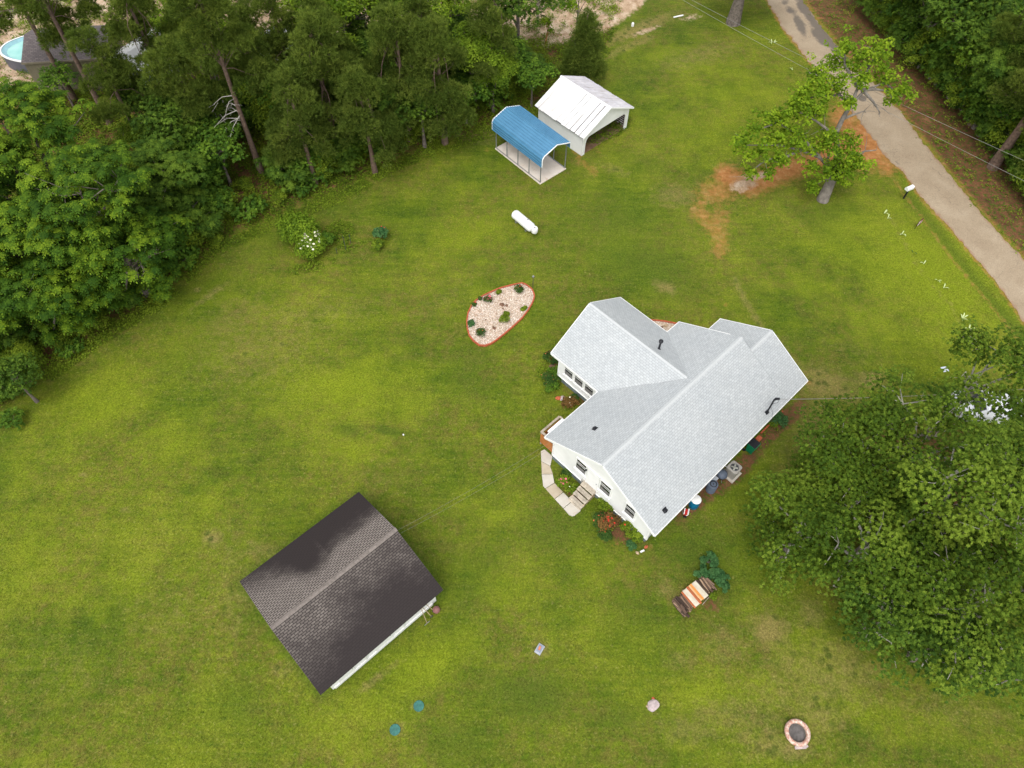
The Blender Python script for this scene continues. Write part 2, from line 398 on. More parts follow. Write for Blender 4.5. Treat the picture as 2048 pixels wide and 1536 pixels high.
    dry = np.maximum(dry, stroke(U, V, [(1180, 130), (1240, 100), (1300, 75)], 10, .6))
    dry = np.maximum(dry, stroke(U, V, [(1770, 420), (1800, 470), (1840, 540), (1900, 610), (1940, 680)], 7, .35))
    lush_shade = blobs(U, V, [(1300, 530, 130, 60, 20, .8), (1240, 440, 120, 60, 0, .6), (700, 860, 40, 18, 15, .8), (775, 862, 34, 9, 10, 1.3), (1060, 1390, 110, 60, 10, .9), (900, 1480, 90, 50, 0, .6), (480, 1410, 80, 60, 0, .6), (1620, 440, 130, 20, 35, .5), (1100, 1060, 80, 60, 0, .7), (960, 1130, 80, 60, 0, .5),
        (1400, 1100, 100, 60, 0, .6), (1230, 1440, 60, 30, 0, .6), (560, 480, 200, 40, -30, .4), (400, 700, 140, 50, -30, .4), (1300, 330, 100, 30, 20, .4), (500, 1230, 60, 70, 0, .5), (940, 740, 60, 80, 0, .5), (1240, 620, 120, 18, 20, .5), (1010, 580, 60, 50, 0, .3), (1280, 1240, 120, 90, 0, .4), (1650, 420, 50, 40, 0, .6), (940, 1180, 50, 120, 25, .5), (200, 560, 200, 50, -35, .5)])
    lush_shade = np.maximum(lush_shade, stroke(U, V, [(476, 1170), (640, 1395), (890, 1182), (795, 1060), (722, 984), (476, 1165)], 13, .8)); lush_shade = np.maximum(lush_shade, stroke(U, V, [(1160, 318), (1085, 262)], 8, .7))  # long grass at shed and garage walls, darkened to stand in for contact shade
    lush_shade = np.maximum(lush_shade, stroke(U, V, [(1820, 400), (1880, 470), (1950, 560), (2048, 680)], 13, .75))
    brt = blobs(U, V, [(1640, 1330, 150, 50, 30, .6), (1520, 1380, 120, 50, 0, .6), (1730, 1420, 120, 40, 10, .6), (1840, 1460, 140, 50, 10, .5), (1870, 560, 210, 130, 40, .9), (190, 790, 130, 60, -25, .8), (690, 780, 160, 60, -5, .8), (390, 700, 110, 50, -20, .5), (930, 470, 110, 40, -10, .7), (340, 880, 90, 60, 0, .5), (60, 1060, 60, 160, 0, .5), (230, 1180, 90, 70, 0, .4), (430, 1000, 70, 50, 0, .45), (760, 1420, 80, 50, 0, .6), (1000, 1160, 90, 60, 30, .4), (1180, 1130, 60, 60, 0, .35), (620, 640, 90, 25, -10, .3), (1480, 180, 180, 60, 0, .45), (1330, 110, 60, 20, -10, .5), (1640, 580, 120, 40, 30, .5), (1730, 640, 140, 50, 20, .6), (1900, 600, 140, 160, 40, .8), (1700, 500, 160, 70, 30, .5), (700, 790, 140, 70, 0, .7), (200, 820, 110, 60, -30, .8), (700, 900, 80, 30, 0, .7), (860, 1330, 120, 50, -35, .9), (700, 1480, 110, 40, 0, .5), (1450, 250, 200, 80, 0, .5), (1400, 130, 140, 40, 0, .4), (920, 480, 90, 40, 0, .4), (640, 1450, 60, 40, 0, .6), (100, 900, 100, 120, 0, .3), (1620, 1360, 80, 30, 20, .6), (1400, 1390, 60, 40, 0, .8), (1010, 1010, 70, 60, 0, .3), (150, 1150, 120, 150, 0, .25), (1180, 1250, 60, 60, 0, .3), (880, 300, 60, 12, -30, .5), (500, 590, 120, 30, -30, .3)])
    b = np.where(vis, 1.0, 0.0)
    z1 = np.stack([clay * b, litter, sand, np.ones_like(U)], -1)
    z2 = np.stack([dry * b, lush_shade * b, brt * b, np.ones_like(U)], -1)
    return np.clip(z1, 0, 1.3), np.clip(z2, 0, 1.3)

def turf(t, blades=False):
    P = t.co.outputs['Object']
    def sm(f, lo, hi): return t.ramp(f, [(lo, 0.), (hi, 1.)])
    z1 = t.n('ShaderNodeSeparateColor'); t.l(t.attr('zone1').outputs['Color'], z1.inputs[0])
    z2 = t.n('ShaderNodeSeparateColor'); t.l(t.attr('zone2').outputs['Color'], z2.inputs[0])
    big = t.noise(.11, 3, .5); mid = t.noise(.55, 4, .65); sml = t.noise(2.6, 4, .7); fin = t.noise(9, 3, .75); spk = t.noise(26, 2, .8)
    mp = t.n('ShaderNodeMapping'); mp.inputs['Rotation'].default_value = (0, 0, math.radians(-38)); mp.inputs['Scale'].default_value = (.3, 3.2, 1); t.l(P, mp.inputs['Vector'])
    stk = t.noise(1.0, 3, .6, vec=mp.outputs[0], dist=.4)
    g = t.math('ADD', t.math('MULTIPLY', big, .36), t.math('MULTIPLY', mid, .30))
    g = t.math('ADD', g, t.math('MULTIPLY', sml, .16)); g = t.math('ADD', g, t.math('MULTIPLY', stk, .18))
    c = t.ramp(g, [(.38, (.052, .090, .007)), (.45, (.082, .124, .008)), (.52, (.118, .158, .010)), (.59, (.160, .195, .014)), (.67, (.215, .238, .025))])
    br = t.math('MULTIPLY', sm(t.noise(1.5, 6, .8), .42, .60), sm(t.noise(.17, 3, .6), .37, .58))
    c = t.mix(t.math('MULTIPLY', br, .68), c, t.mix(sml, (.105, .085, .016), (.19, .15, .042)))
    c = t.mix(t.math('MULTIPLY', sm(t.noise(4.5, 4, .8), .58, .68), .42), c, (.24, .20, .08))
    c = t.mix(t.math('MULTIPLY', sm(t.noise(3.3, 4, .8), .56, .66), .5), c, (.036, .078, .010))
    bz = t.math('ADD', z2.outputs[2], t.math('MULTIPLY', t.math('SUBTRACT', mid, .5), .9))
    c = t.mix(t.math('MULTIPLY', sm(bz, .1, .85), .80), c, t.mix(sml, (.128, .178, .008), (.225, .268, .015)))
    lz = t.math('ADD', z2.outputs[1], t.math('MULTIPLY', t.math('SUBTRACT', mid, .5), .7))
    c = t.mix(t.math('MULTIPLY', sm(lz, .15, .9), .72), c, t.mix(sml, (.044, .078, .008), (.078, .120, .013)))
    dn = t.math('ADD', z2.outputs[0], t.math('MULTIPLY', t.math('SUBTRACT', t.noise(1.8, 6, .75), .5), 1.5))
    c = t.mix(t.math('MULTIPLY', sm(dn, .22, .85), .72), c, t.mix(fin, (.155, .115, .035), (.30, .235, .09)))
    # dark clover-like spots in thin turf
    vo = t.n('ShaderNodeTexVoronoi'); vo.inputs['Scale'].default_value = 1.6; vo.inputs['Randomness'].default_value = 1; t.l(P, vo.inputs['Vector'])
    sp = t.math('MULTIPLY', t.ramp(t.math('ADD', vo.outputs['Distance'], t.math('MULTIPLY', sml, .3)), [(.34, 1.), (.56, 0.)]), sm(t.math('ADD', z2.outputs[0], t.math('MULTIPLY', t.math('SUBTRACT', mid, .5), 1.2)), .30, .62))
    c = t.mix(t.math('MULTIPLY', sp, .75), c, (.048, .075, .010))
    c = t.mix(.8, c, t.ramp(fin, [(.32, .62), (.5, 1.0), (.68, 1.42)]), 'MULTIPLY')
    if not blades:
        c = t.mix(.75, c, t.ramp(spk, [(.3, .72), (.7, 1.3)]), 'MULTIPLY')
    def zone(c, z, n, lo, hi, colr, k=1.0):
        f = t.math('ADD', z, t.math('MULTIPLY', t.math('SUBTRACT', n, .5), 1.1))
        f = t.math('MULTIPLY', t.ramp(f, [(lo, 0.), (hi, 1.)]), k)
        return t.mix(f, c, colr)
    n2 = t.noise(2.2, 6, .72)
    grit = t.ramp(t.noise(14, 4, .8), [(.3, .55), (.7, 1.4)])
    lit = t.mix(1, t.ramp(t.noise(1.1, 5, .7), [(.3, (.085, .048, .024)), (.55, (.17, .078, .038)), (.75, (.26, .14, .07))]), grit, 'MULTIPLY')
    lit = t.mix(sm(t.noise(3.5, 3, .7), .5, .62), lit, (.06, .10, .012))
    c = zone(c, z1.outputs[1], n2, .38, .72, lit)
    cl = t.mix(1, t.ramp(t.noise(1.6, 5, .7), [(.3, (.28, .105, .034)), (.5, (.42, .180, .062)), (.72, (.52, .29, .13))]), t.ramp(t.noise(20, 3, .7), [(.3, .8), (.7, 1.15)]), 'MULTIPLY')
    c = zone(c, z1.outputs[0], n2, .34, .90, cl, .95)
    sd = t.mix(1, t.ramp(t.noise(.7, 6, .7, dist=.6), [(.32, (.26, .16, .085)), (.5, (.46, .33, .22)), (.7, (.62, .50, .38))]), grit, 'MULTIPLY')
    sd = t.mix(sm(t.noise(.45, 5, .7), .60, .70), sd, (.12, .15, .025))
    c = zone(c, z1.outputs[2], n2, .35, .65, sd)
    t.col(c).rough(.9); t.b.inputs['Specular IOR Level'].default_value = .1
    return t, fin, spk

t, fin, spk = turf(NT('turf_ground')); t.bump(t.math('ADD', fin, t.math('MULTIPLY', spk, .6)), .6, .07); M['ground'] = t.m
t, _, _ = turf(NT('turf_blades'), True)
# a little light passes through blades
g_ = t.n('ShaderNodeNewGeometry')
M['blades'] = t.m

def graded(lo, hi, a, b, fine):
    c = list(np.arange(a, b + 1e-6, fine))
    k = fine; x = a
    left = []
    while x > lo: k *= 1.35; x -= k; left.append(max(x, lo))
    k = fine; x = b; right = []
    while x < hi: k *= 1.35; x += k; right.append(min(x, hi))
    return np.array(left[::-1] + c + right)
xs = graded(-420, 420, -50, 46, .22); ys = graded(-120, 700, 2, 78, .22)
X, Y = np.meshgrid(xs, ys); nx, ny = len(xs), len(ys)
Z = 0.05 * np.sin(X * .21 + 1) * np.sin(Y * .17) + .03 * np.sin(X * .55) * np.cos(Y * .6)
U_, V_ = to_px(X, Y)
for pr in (ROAD_L, ROAD_R): pass
Z = Z * .35 - .012
me = bpy.data.meshes.new('ground')
me.vertices.add(nx * ny); me.vertices.foreach_set('co', np.stack([X, Y, Z], -1).astype(np.float32).ravel())
idx = np.arange(nx * ny).reshape(ny, nx)
q = np.stack([idx[:-1, :-1], idx[:-1, 1:], idx[1:, 1:], idx[1:, :-1]], -1).reshape(-1, 4)
me.loops.add(q.size); me.loops.foreach_set('vertex_index', q.ravel().astype(np.int32))
me.polygons.add(len(q)); me.polygons.foreach_set('loop_start', np.arange(0, q.size, 4, dtype=np.int32)); me.update(calc_edges=True)
me.polygons.foreach_set('use_smooth', [True] * len(q))
z1, z2 = zones(X.ravel(), Y.ravel())
for an, arr in (('zone1', z1), ('zone2', z2)):
    a = me.attributes.new(an, 'FLOAT_COLOR', 'POINT'); a.data.foreach_set('color', arr.astype(np.float32).ravel())
me.materials.append(M['ground'])
ground = bpy.data.objects.new('ground', me); COL.objects.link(ground); tag(ground, kind='structure')
def gz(x, y): return (0.05 * math.sin(x * .21 + 1) * math.sin(y * .17) + .03 * math.sin(x * .55) * math.cos(y * .6)) * .35 - .012
def gnd(u, v, dz=0.0):
    p = at(u, v, 0); p.z = gz(p.x, p.y) + dz; return p

# ------------------------------------------------------------------ road
def m_road():
    t = NT('chip_seal_asphalt')
    c = t.ramp(t.noise(.5, 5, .65), [(.3, (.275, .210, .140)), (.5, (.32, .250, .17)), (.7, (.365, .292, .205))])
    c = t.mix(.8, c, t.ramp(t.noise(16, 3, .8), [(.3, .7), (.7, 1.3)]), 'MULTIPLY')
    c = t.mix(t.ramp(t.math('ADD', t.attr('edge').outputs['Fac'], t.math('MULTIPLY', t.math('SUBTRACT', t.noise(1.1, 5, .7), .5), 1.2)), [(.45, 0.), (.8, .7)]), c, (.26, .14, .075))
    dk = t.math('ADD', t.attr('patch').outputs['Fac'], t.math('MULTIPLY', t.math('SUBTRACT', t.noise(.9, 5, .7), .5), .8))
    c = t.mix(t.ramp(dk, [(.45, 0.), (.7, .75)]), c, (.085, .075, .068))
    vo = t.n('ShaderNodeTexVoronoi', feature='DISTANCE_TO_EDGE'); vo.inputs['Scale'].default_value = .16
    nd = t.n('ShaderNodeMix', data_type='VECTOR'); nd.inputs[0].default_value = .5
    nn = t.n('ShaderNodeTexNoise'); nn.inputs['Scale'].default_value = .8; t.l(t.co.outputs['Object'], nn.inputs['Vector'])
    va = t.n('ShaderNodeVectorMath', operation='ADD'); vs = t.n('ShaderNodeVectorMath', operation='SCALE'); vs.inputs['Scale'].default_value = 3
    t.l(nn.outputs['Color'], vs.inputs[0]); t.l(vs.outputs[0], va.inputs[0]); t.l(t.co.outputs['Object'], va.inputs[1]); t.l(va.outputs[0], vo.inputs['Vector'])
    c = t.mix(t.ramp(vo.outputs['Distance'], [(.0, .45), (.004, 0.)]), c, (.10, .085, .07))
    t.col(c).rough(.85).bump(t.noise(40, 3, .7), .4, .01); return t.m
M['road'] = m_road()
def dense(pts, step=.35):
    P = [at(u, v) for u, v in pts]; out = []
    for a, b in zip(P[:-1], P[1:]):
        n = max(1, int((b - a).length / step)); out += [a.lerp(b, i / n) for i in range(n)]
    return out + [P[-1]]
def resample(P, n):
    d = [0]
    for a, b in zip(P[:-1], P[1:]): d.append(d[-1] + (b - a).length)
    o = []
    for k in range(n):
        s_ = d[-1] * k / (n - 1); i = min(max(0, int(np.searchsorted(d, s_)) - 1), len(P) - 2)
        f = (s_ - d[i]) / max(1e-6, d[i + 1] - d[i]); o.append(P[i].lerp(P[i + 1], f))
    return o
def roadmesh():
    rg = np.random.RandomState(3); n = 900; m = 13
    L = resample(dense(ROAD_L[1:]), n); R_ = resample(dense(ROAD_R[1:]), n)
    nz = np.convolve(rg.randn(n + 12), np.ones(5) / 5, 'same')[:n] * .22 + np.convolve(rg.randn(n + 60), np.ones(31) / 31, 'same')[:n] * .6
    nr = np.convolve(rg.randn(n + 12), np.ones(5) / 5, 'same')[:n] * .14
    V = []; ed = []
    for i in range(n):
        a, b = L[i], R_[i]; w = (b - a); l_ = w.length; w = w / l_
        a = a + w * float(nz[i]) * .6; b = b + w * float(nr[i])
        for j in range(m):
            f = j / (m - 1); p = a.lerp(b, f); V.append((p.x, p.y, gz(p.x, p.y) + .012 + .03 * (1 - (2 * f - 1) ** 2))); ed.append(max(1 - f * 6, 1 - (1 - f) * 7, 0) * .75)
    F = [(i * m + j, i * m + j + 1, (i + 1) * m + j + 1, (i + 1) * m + j) for i in range(n - 1) for j in range(m - 1)]
    mb = MB(); mb.mesh(V, F); o = mb.build('road', M['road'], smooth=True)
    A = np.array(V); U, V2 = to_px(A[:, 0], A[:, 1])
    pt = blobs(U, V2, [(1725, 197, 9, 6, 20, 1.6), (1600, 50, 36, 12, 62, .95), (1640, 75, 40, 14, 45, .9), (1580, 20, 18, 10, 30, .8), (1570, 5, 14, 10, 0, .7), (1610, 10, 20, 40, -35, .8), (1795, 325, 14, 6, 40, .7), (1835, 405, 8, 4, 0, .7)])
    pt = np.maximum(pt, stroke(U, V2, [(1600, 10), (1640, 60), (1665, 90), (1700, 125)], 11, .9))
    a = o.data.attributes.new('patch', 'FLOAT', 'POINT'); a.data.foreach_set('value', pt.astype(np.float32))
    a = o.data.attributes.new('edge', 'FLOAT', 'POINT'); a.data.foreach_set('value', np.array(ed, np.float32))
    tag(o, kind='structure')
roadmesh()

# ------------------------------------------------------------------ the white house
HA = math.radians(44.275); HO = Vector((7.832, 14.810, 0))
def hl(x, y, z=0.0):
    return HO + Vector((math.cos(HA) * x - math.sin(HA) * y, math.sin(HA) * x + math.cos(HA) * y, z))
house = thing('house', 'white lap-sided cottage with light grey shingle roof and crossing gables', 'house', HO, HA)
EZ, SL = 2.6, .5714
def wallprism(name, pts, ax_, lo, hi, mat, parent):
    """gable profile pts (t,z) extruded along the axis ax_ from lo to hi"""
    mb = MB(); n = len(pts)
    V = [((lo, a, z) if ax_ == 'x' else (a, lo, z)) for a, z in pts] + [((hi, a, z) if ax_ == 'x' else (a, hi, z)) for a, z in pts]
    F = [tuple(range(n)), tuple(range(n, 2 * n))] + [(i, (i + 1) % n, n + (i + 1) % n, n + i) for i in range(n)]
    mb.mesh(V, F); return mb.build(name, mat, parent)
def gable(y0, y1, yr, zr, ez, drop=.16, e0=None, e1=None):
    # wall profile kept under the roof planes
    sl0 = (zr - ez) / (yr - (e0 if e0 is not None else 0)); sl1 = (zr - ez) / ((e1 if e1 is not None else 2 * yr) - yr)
    return [(y0, .34), (y1, .34), (y1, zr - (y1 - yr) * sl1 - drop), (yr, zr - drop), (y0, zr - (yr - y0) * sl0 - drop)]
wallprism('wall', gable(.5, 8.0, 4.205, 5.0, EZ), 'x', .42, 12.28, M['siding'], house)
wallprism('wall', gable(.503, 6.28, 3.35, 4.514, EZ), 'x', 12.285, 14.15, M['siding'], house)
wallprism('wall', [(4.90, .34), (10.80, .34), (10.80, 4.75 - 2.87 * .654 - .18), (7.93, 4.57), (4.90, 4.75 - 3.03 * .654 - .18)], 'y', 7.0, 11.9, M['siding'], house)
f = MB()
f.box((7.26, 4.25, .15), (13.78, 7.47, .40)); f.box((7.85, 9.89, .15), (5.96, 4.05, .396))
f.build('foundation', M['found'], house)
f = MB()
f.box((.40, 4.25, .375), (.05, 7.53, .045)); f.build('base_trim', M['trim'], house)
f = MB(); f.box((4.88, 9.95, .375), (.05, 3.9, .045)); f.build('base_trim', M['trim'], house)
# corner boards
for x, y in ((.42, 8.0), (.42, .5), (4.9, 11.9), (10.8, 11.9), (14.15, .5), (14.15, 6.28)):
    MB().box((x, y, 1.35), (.1, .1, 2.0 if y != 11.9 else 1.9)).build('corner_board', M['trim'], house)
th = .13
r = MB()
r.slab([(0, 0, EZ), (12.43, 0, EZ), (12.43, 4.205, 5.0), (0, 4.205, 5.0)], th, (1, 0, 0))
r.slab([(0, 4.205, 5.0), (12.43, 4.205, 5.0), (12.43, 8.41, EZ), (0, 8.41, EZ)], th, (1, 0, 0))
r.slab([(12.44, 0, EZ), (14.6, 0, EZ), (14.6, 3.35, 4.514), (12.44, 3.35, 4.514)], th, (1, 0, 0))
r.slab([(11.9, 3.35, 4.514), (14.6, 3.35, 4.514), (14.6, 6.70, EZ), (11.9, 6.70, EZ)], th, (1, 0, 0))
r.slab([(4.62, 12.43, EZ + .012), (4.62, 8.41, EZ + .012), (7.93, 4.63, 4.762), (7.93, 12.43, 4.762)], th, (0, 1, 0))
r.slab([(7.93, 12.43, 4.762), (7.93, 4.63, 4.762), (11.21, 8.41, EZ + .012), (11.21, 12.43, EZ + .012)], th, (0, 1, 0))
roofo = r.build('roof', M['roof'], house)
def ridge(p0, p1, w, sl, name='ridge_cap'):
    mb = MB(); a, b = Vector(p0), Vector(p1); d = (b - a); L = d.length; d.normalize(); s_ = Vector((-d.y, d.x, 0)) * w
    n = int(L / .16); dz = Vector((0, 0, -w * sl))
    for i in range(n):
        q0 = a + d * (L * i / n); q1 = a + d * (L * (i + 1.15) / n); u0 = Vector((0, 0, .012)); u1 = Vector((0, 0, .024))
        mb.mesh([q0 + u0, q1 + u1, q1 + s_ + dz + u1, q0 + s_ + dz + u0, q1 - s_ + dz + u1, q0 - s_ + dz + u0], [(0, 1, 2, 3), (1, 0, 5, 4)])
    return mb.build(name, M['ridge'], roofo)
ridge((0, 4.205, 5.0), (12.43, 4.205, 5.0), .12, SL); ridge((12.44, 3.35, 4.514), (14.6, 3.35, 4.514), .12, SL); ridge((7.93, 12.43, 4.762), (7.93, 4.7, 4.762), .12, .654)
# white rake and eave boards, 1 cm clear of the sheathing
def board(a, b, w=.035, h=.17, dz=-.02, name='fascia'):
    a, b = Vector(a), Vector(b); m = (a + b) / 2 + Vector((0, 0, dz - h / 2 + .02)); d = b - a
    mb = MB(); mb.box(m, (d.length, w, h), rz=math.atan2(d.y, d.x), ry=-math.atan2(d.z, math.hypot(d.x, d.y)))
    return mb.build(name, M['trim'], house)
for a, b in [((-.02, 0, EZ), (-.02, 4.2, 5.0)), ((-.02, 8.41, EZ), (-.02, 4.21, 5.0)), ((0, -.022, EZ), (14.6, -.022, EZ)), ((0, 8.432, EZ), (4.6, 8.432, EZ)), ((11.25, 8.432, EZ), (12.43, 8.432, EZ)),
             ((12.455, 4.9, 4.6), (12.455, 8.41, EZ)), ((14.62, 0, EZ), (14.62, 3.35, 4.514)), ((14.62, 6.7, EZ), (14.62, 3.36, 4.514)), ((12.43, 6.722, EZ), (14.6, 6.722, EZ)),
             ((4.6, 8.45, EZ), (4.6, 12.43, EZ)), ((11.232, 8.45, EZ), (11.232, 12.43, EZ)), ((4.62, 12.45, EZ), (7.93, 12.45, 4.75)), ((11.21, 12.45, EZ), (7.94, 12.45, 4.75))]:
    board(a, b)
MB().box((1.05, 8.53, 2.52), (1.25, .16, .07)).build('porch_gutter', M['trim'], house)

def window(c, w, h, nx_, parent=house, name='window', axis='x', blind=.35):
    """window set on a wall facing -axis; c = centre of the opening"""
    fr = MB(); x, y, z = c; t_ = .07
    fr.box((x - .01, y - w / 2 - t_ / 2, z), (.07, t_, h + 2 * t_)); fr.box((x - .01, y + w / 2 + t_ / 2, z), (.07, t_, h + 2 * t_))
    fr.box((x - .01, y, z + h / 2 + t_ / 2), (.065, w, t_)); fr.box((x + .01, y, z + .05), (.04, w, .05))
    o = fr.build('window', M['trim'], parent)
    p = MB(); p.box((x + .002, y, z), (.02, w, h)); p.build('pane', M['glass'], o)
    p = MB()
    for k in range(3):
        p.box((x - .012, y, z - h / 2 + .14 + k * .085), (.012, w * .94, .045))
    p.build('blind', M['blind'], o)
    p = MB(); p.box((x - .05, y, z - h / 2 - .055), (.14, w + .2, .05)); p.build('sill', M['trim'], o)
    p = MB(); p.box((x - .014, y, z + h * .2), (.014, w, .035)); p.build('muntin', M['trim'], o)
    return o
for y, z in ((5.77, 2.0), (3.88, 1.95), (2.00, 1.88)):
    window((.405, y, z), .74 if y > 3 else .66, 1.12, 2)
for y in (11.02, 10.14, 9.26): window((4.885, y, 1.68), .66, 1.06, 2)
# front door
d = MB(); d.box((.395, 4.83, 1.68), (.05, .80, 1.74)); door = d.build('door', M['white'], house)
d = MB(); d.box((.40, 4.39, 1.68), (.08, .07, 1.9)); d.box((.40, 5.27, 1.68), (.08, .07, 1.9)); d.box((.40, 4.83, 2.6), (.08, .95, .07)); d.build('door_frame', M['trim'], door)
d = MB(); d.lathe([(.0, -.03), (.03, -.02), (.03, .02), (.0, .03)], (.34, 4.50, 1.62), 8); d.build('handle', M['steel'], door)
d = MB(); d.box((.34, 5.35, 2.25), (.12, .1, .16), taper=.6); d.build('porch_light', M['black'], house)
d = MB(); d.box((.37, 5.42, .56), (.1, .26, .36)); d.build('meter_box', M['acgrey'], house)
# roof pipes
d = MB(); d.tube([(8.62, 7.32, 4.2), (8.62, 7.32, 5.0)], .065, 10); d.lathe([(.12, 0), (.14, .05), (.14, .12), (.02, .18)], (8.62, 7.32, 5.0), 12); d.lathe([(.17, 0), (.10, .1), (.07, .14)], (8.62, 7.32, 4.20), 12); d.build('flue_pipe', M['black'], house)
for x, y, z in ((1.99, 6.41, 3.74), (1.38, .52, 2.92)):
    d = MB(); d.lathe([(.15, 0), (.10, .06), (.06, .09), (.055, .2), (.0, .2)], (x, y, z - .02), 12); d.box((x, y, z + .01), (.30, .26, .02), rx=.5 if y < 4 else -.5); d.build('vent_pipe', M['black'], house)
# service mast
mx, my, mz = 10.72, .36, 2.81
d = MB(); d.tube([(mx, my, mz - .1), (mx, my, mz + 1.42)], .05, 10); d.box((mx, my, mz + .02), (.26, .22, .05), rx=.5)
d.lathe([(.10, 0), (.07, .12), (.05, .2)], (mx, my, mz + .02), 12)
d.tube([(mx, my, mz + 1.40), (mx + .06, my - .05, mz + 1.52), (mx + .22, my - .18, mz + 1.50)], [.06, .08, .07], 10); mast = d.build('service_mast', M['black'], house)
d = MB(); d.tube([(mx + .2, my - .15, mz + 1.45), (mx + .22, my - .22, mz + 1.15), (mx + .02, my - .02, mz + .95)], .012, 5); d.tube([(mx + .02, my, mz + .7), (mx + .1, my - .25, mz + .25), (mx - .15, my - .55, mz - .25)], .010, 5); d.tube([(mx + .02, my, mz + .8), (mx + .5, my - .05, mz + .55)], .01, 5); d.build('service_cable', M['darkmetal'], mast)
# floor vents line etc.
# porch deck on the north side
dk = thing('porch_deck', 'small timber porch deck with orange plywood side panel at the house corner', 'deck', hl(1.2, 8.65, 0), HA)
d = MB()
for i in range(7): d.box((.17, -.46 + i * .15, .62), (1.6, .14, .04))
for i in range(5): d.box((.17, -.46 + i * .24, .56), (1.55, .05, .08))
d.build('floor', M['greywood'], dk)
for x, y in ((-.6, -.45), (-.6, .55), (.9, .55), (.15, .55)):
    MB().box((x, y, .72), (.09, .09, 1.44)).build('post', M['greywood'], dk)
d = MB(); d.box((-.6, .05, 1.47), (.14, 1.14, .045)); d.box((.17, .56, 1.47), (1.6, .14, .044)); d.box((.97, .3, 1.47), (.12, .5, .043)); d.build('handrail', M['greywood'], dk)
d = MB(); d.box((-.655, .05, .78), (.02, 1.05, 1.02)); d.build('side_panel', M['orangewood'], dk)
d = MB(); d.box((.17, .50, .80), (1.45, .02, .95)); d.build('rear_panel', M['orangewood'], dk)
# wooden door steps
st = thing('steps', 'weathered plank steps leading down from the white front door', 'steps', hl(-.22, 4.9, 0), HA)
tr = [(.44, .72, .36), (.10, .56, .30), (-.20, .38, .30), (-.50, .20, .30)]
for i, (x, z, w) in enumerate(tr):
    d = MB(); nb = 2 if i else 3
    for k in range(nb): d.box((x + (k - (nb - 1) / 2) * w / nb, rnd.uniform(-.01, .01), z), (w / nb - .012, .98, .045))
    d.build('tread', M['stepwood'], st)
d = MB()
for y in (-.44, .44): d.mesh([(.6, y - .02, 0), (-.62, y - .02, 0), (-.62, y - .02, .16), (.6, y - .02, .68), (.6, y + .02, 0), (-.62, y + .02, 0), (-.62, y + .02, .16), (.6, y + .02, .68)], [(0, 1, 2, 3), (7, 6, 5, 4), (0, 4, 5, 1), (1, 5, 6, 2), (2, 6, 7, 3), (3, 7, 4, 0)])
d.build('stringer', M['wood'], st)
d = MB(); d.box((-.66, 0, .06), (.12, .96, .10)); d.build('base_board', M['stepwood'], st)
# concrete walk
outer = [(.22, 8.82), (-.32, 8.20), (-.88, 7.62), (-1.36, 7.02), (-1.40, 6.6), (-1.47, 5.9), (-1.54, 5.2), (-1.58, 4.62), (-1.45, 4.42), (-.9, 4.36)]
slabs = [[(.46, 8.74), (.20, 8.80), (-.26, 8.30), (-.10, 7.68), (.47, 8.06)], [(-.28, 8.28), (-.86, 7.66), (-.38, 7.20), (-.12, 7.66)], [(-.88, 7.64), (-1.36, 7.04), (-1.38, 6.84), (-.73, 6.72), (-.40, 7.18)],
         [(-1.39, 6.81), (-1.46, 5.98), (-.79, 5.93), (-.74, 6.69)], [(-1.465, 5.95), (-1.52, 5.2), (-.83, 5.16), (-.795, 5.90)], [(-1.525, 5.17), (-1.58, 4.66), (-1.50, 4.48), (-1.40, 4.42), (-.90, 4.38), (-.835, 5.13)]]
for i, sl_ in enumerate(slabs):
    d = MB(); pl = [hl(x, y) for x, y in sl_]; d.prism(pl, -.05, .055); o = d.build('path', M['concrete2'] if i in (1, 3) else M['concrete'], bevel=.012); tag(o, kind='structure')

# ------------------------------------------------------------------ brown roofed shed
E_ = 2.2
q0, q1, q2, q3 = [at(a, b, E_) for a, b in [(479, 1162), (718, 984), (886, 1179), (641, 1391)]]
sc_ = (q0 + q1 + q2 + q3) / 4; sx = ((q2 - q3).normalized() + (q1 - q0).normalized()).normalized(); sa = math.atan2(sx.y, sx.x)
shL = ((q2 - q3).length + (q1 - q0).length) / 2; shW = ((q1 - q2).length + (q0 - q3).length) / 2
shed = thing('shed', 'large shed with dark brown stained shingle roof and white walls', 'shed', (sc_.x, sc_.y, 0), sa)
a, b, zr = shL / 2, shW / 2, 3.62
def grid_slope(p00, p10, p01, p11, n, m):
    V = []; F = []; UVs = []
    for j in range(m + 1):
        for i in range(n + 1):
            s_, t_ = i / n, j / m
            p = Vector(p00).lerp(Vector(p10), s_).lerp(Vector(p01).lerp(Vector(p11), s_), t_); V.append(p)
    return V, [(j * (n + 1) + i, j * (n + 1) + i + 1, (j + 1) * (n + 1) + i + 1, (j + 1) * (n + 1) + i) for j in range(m) for i in range(n)]
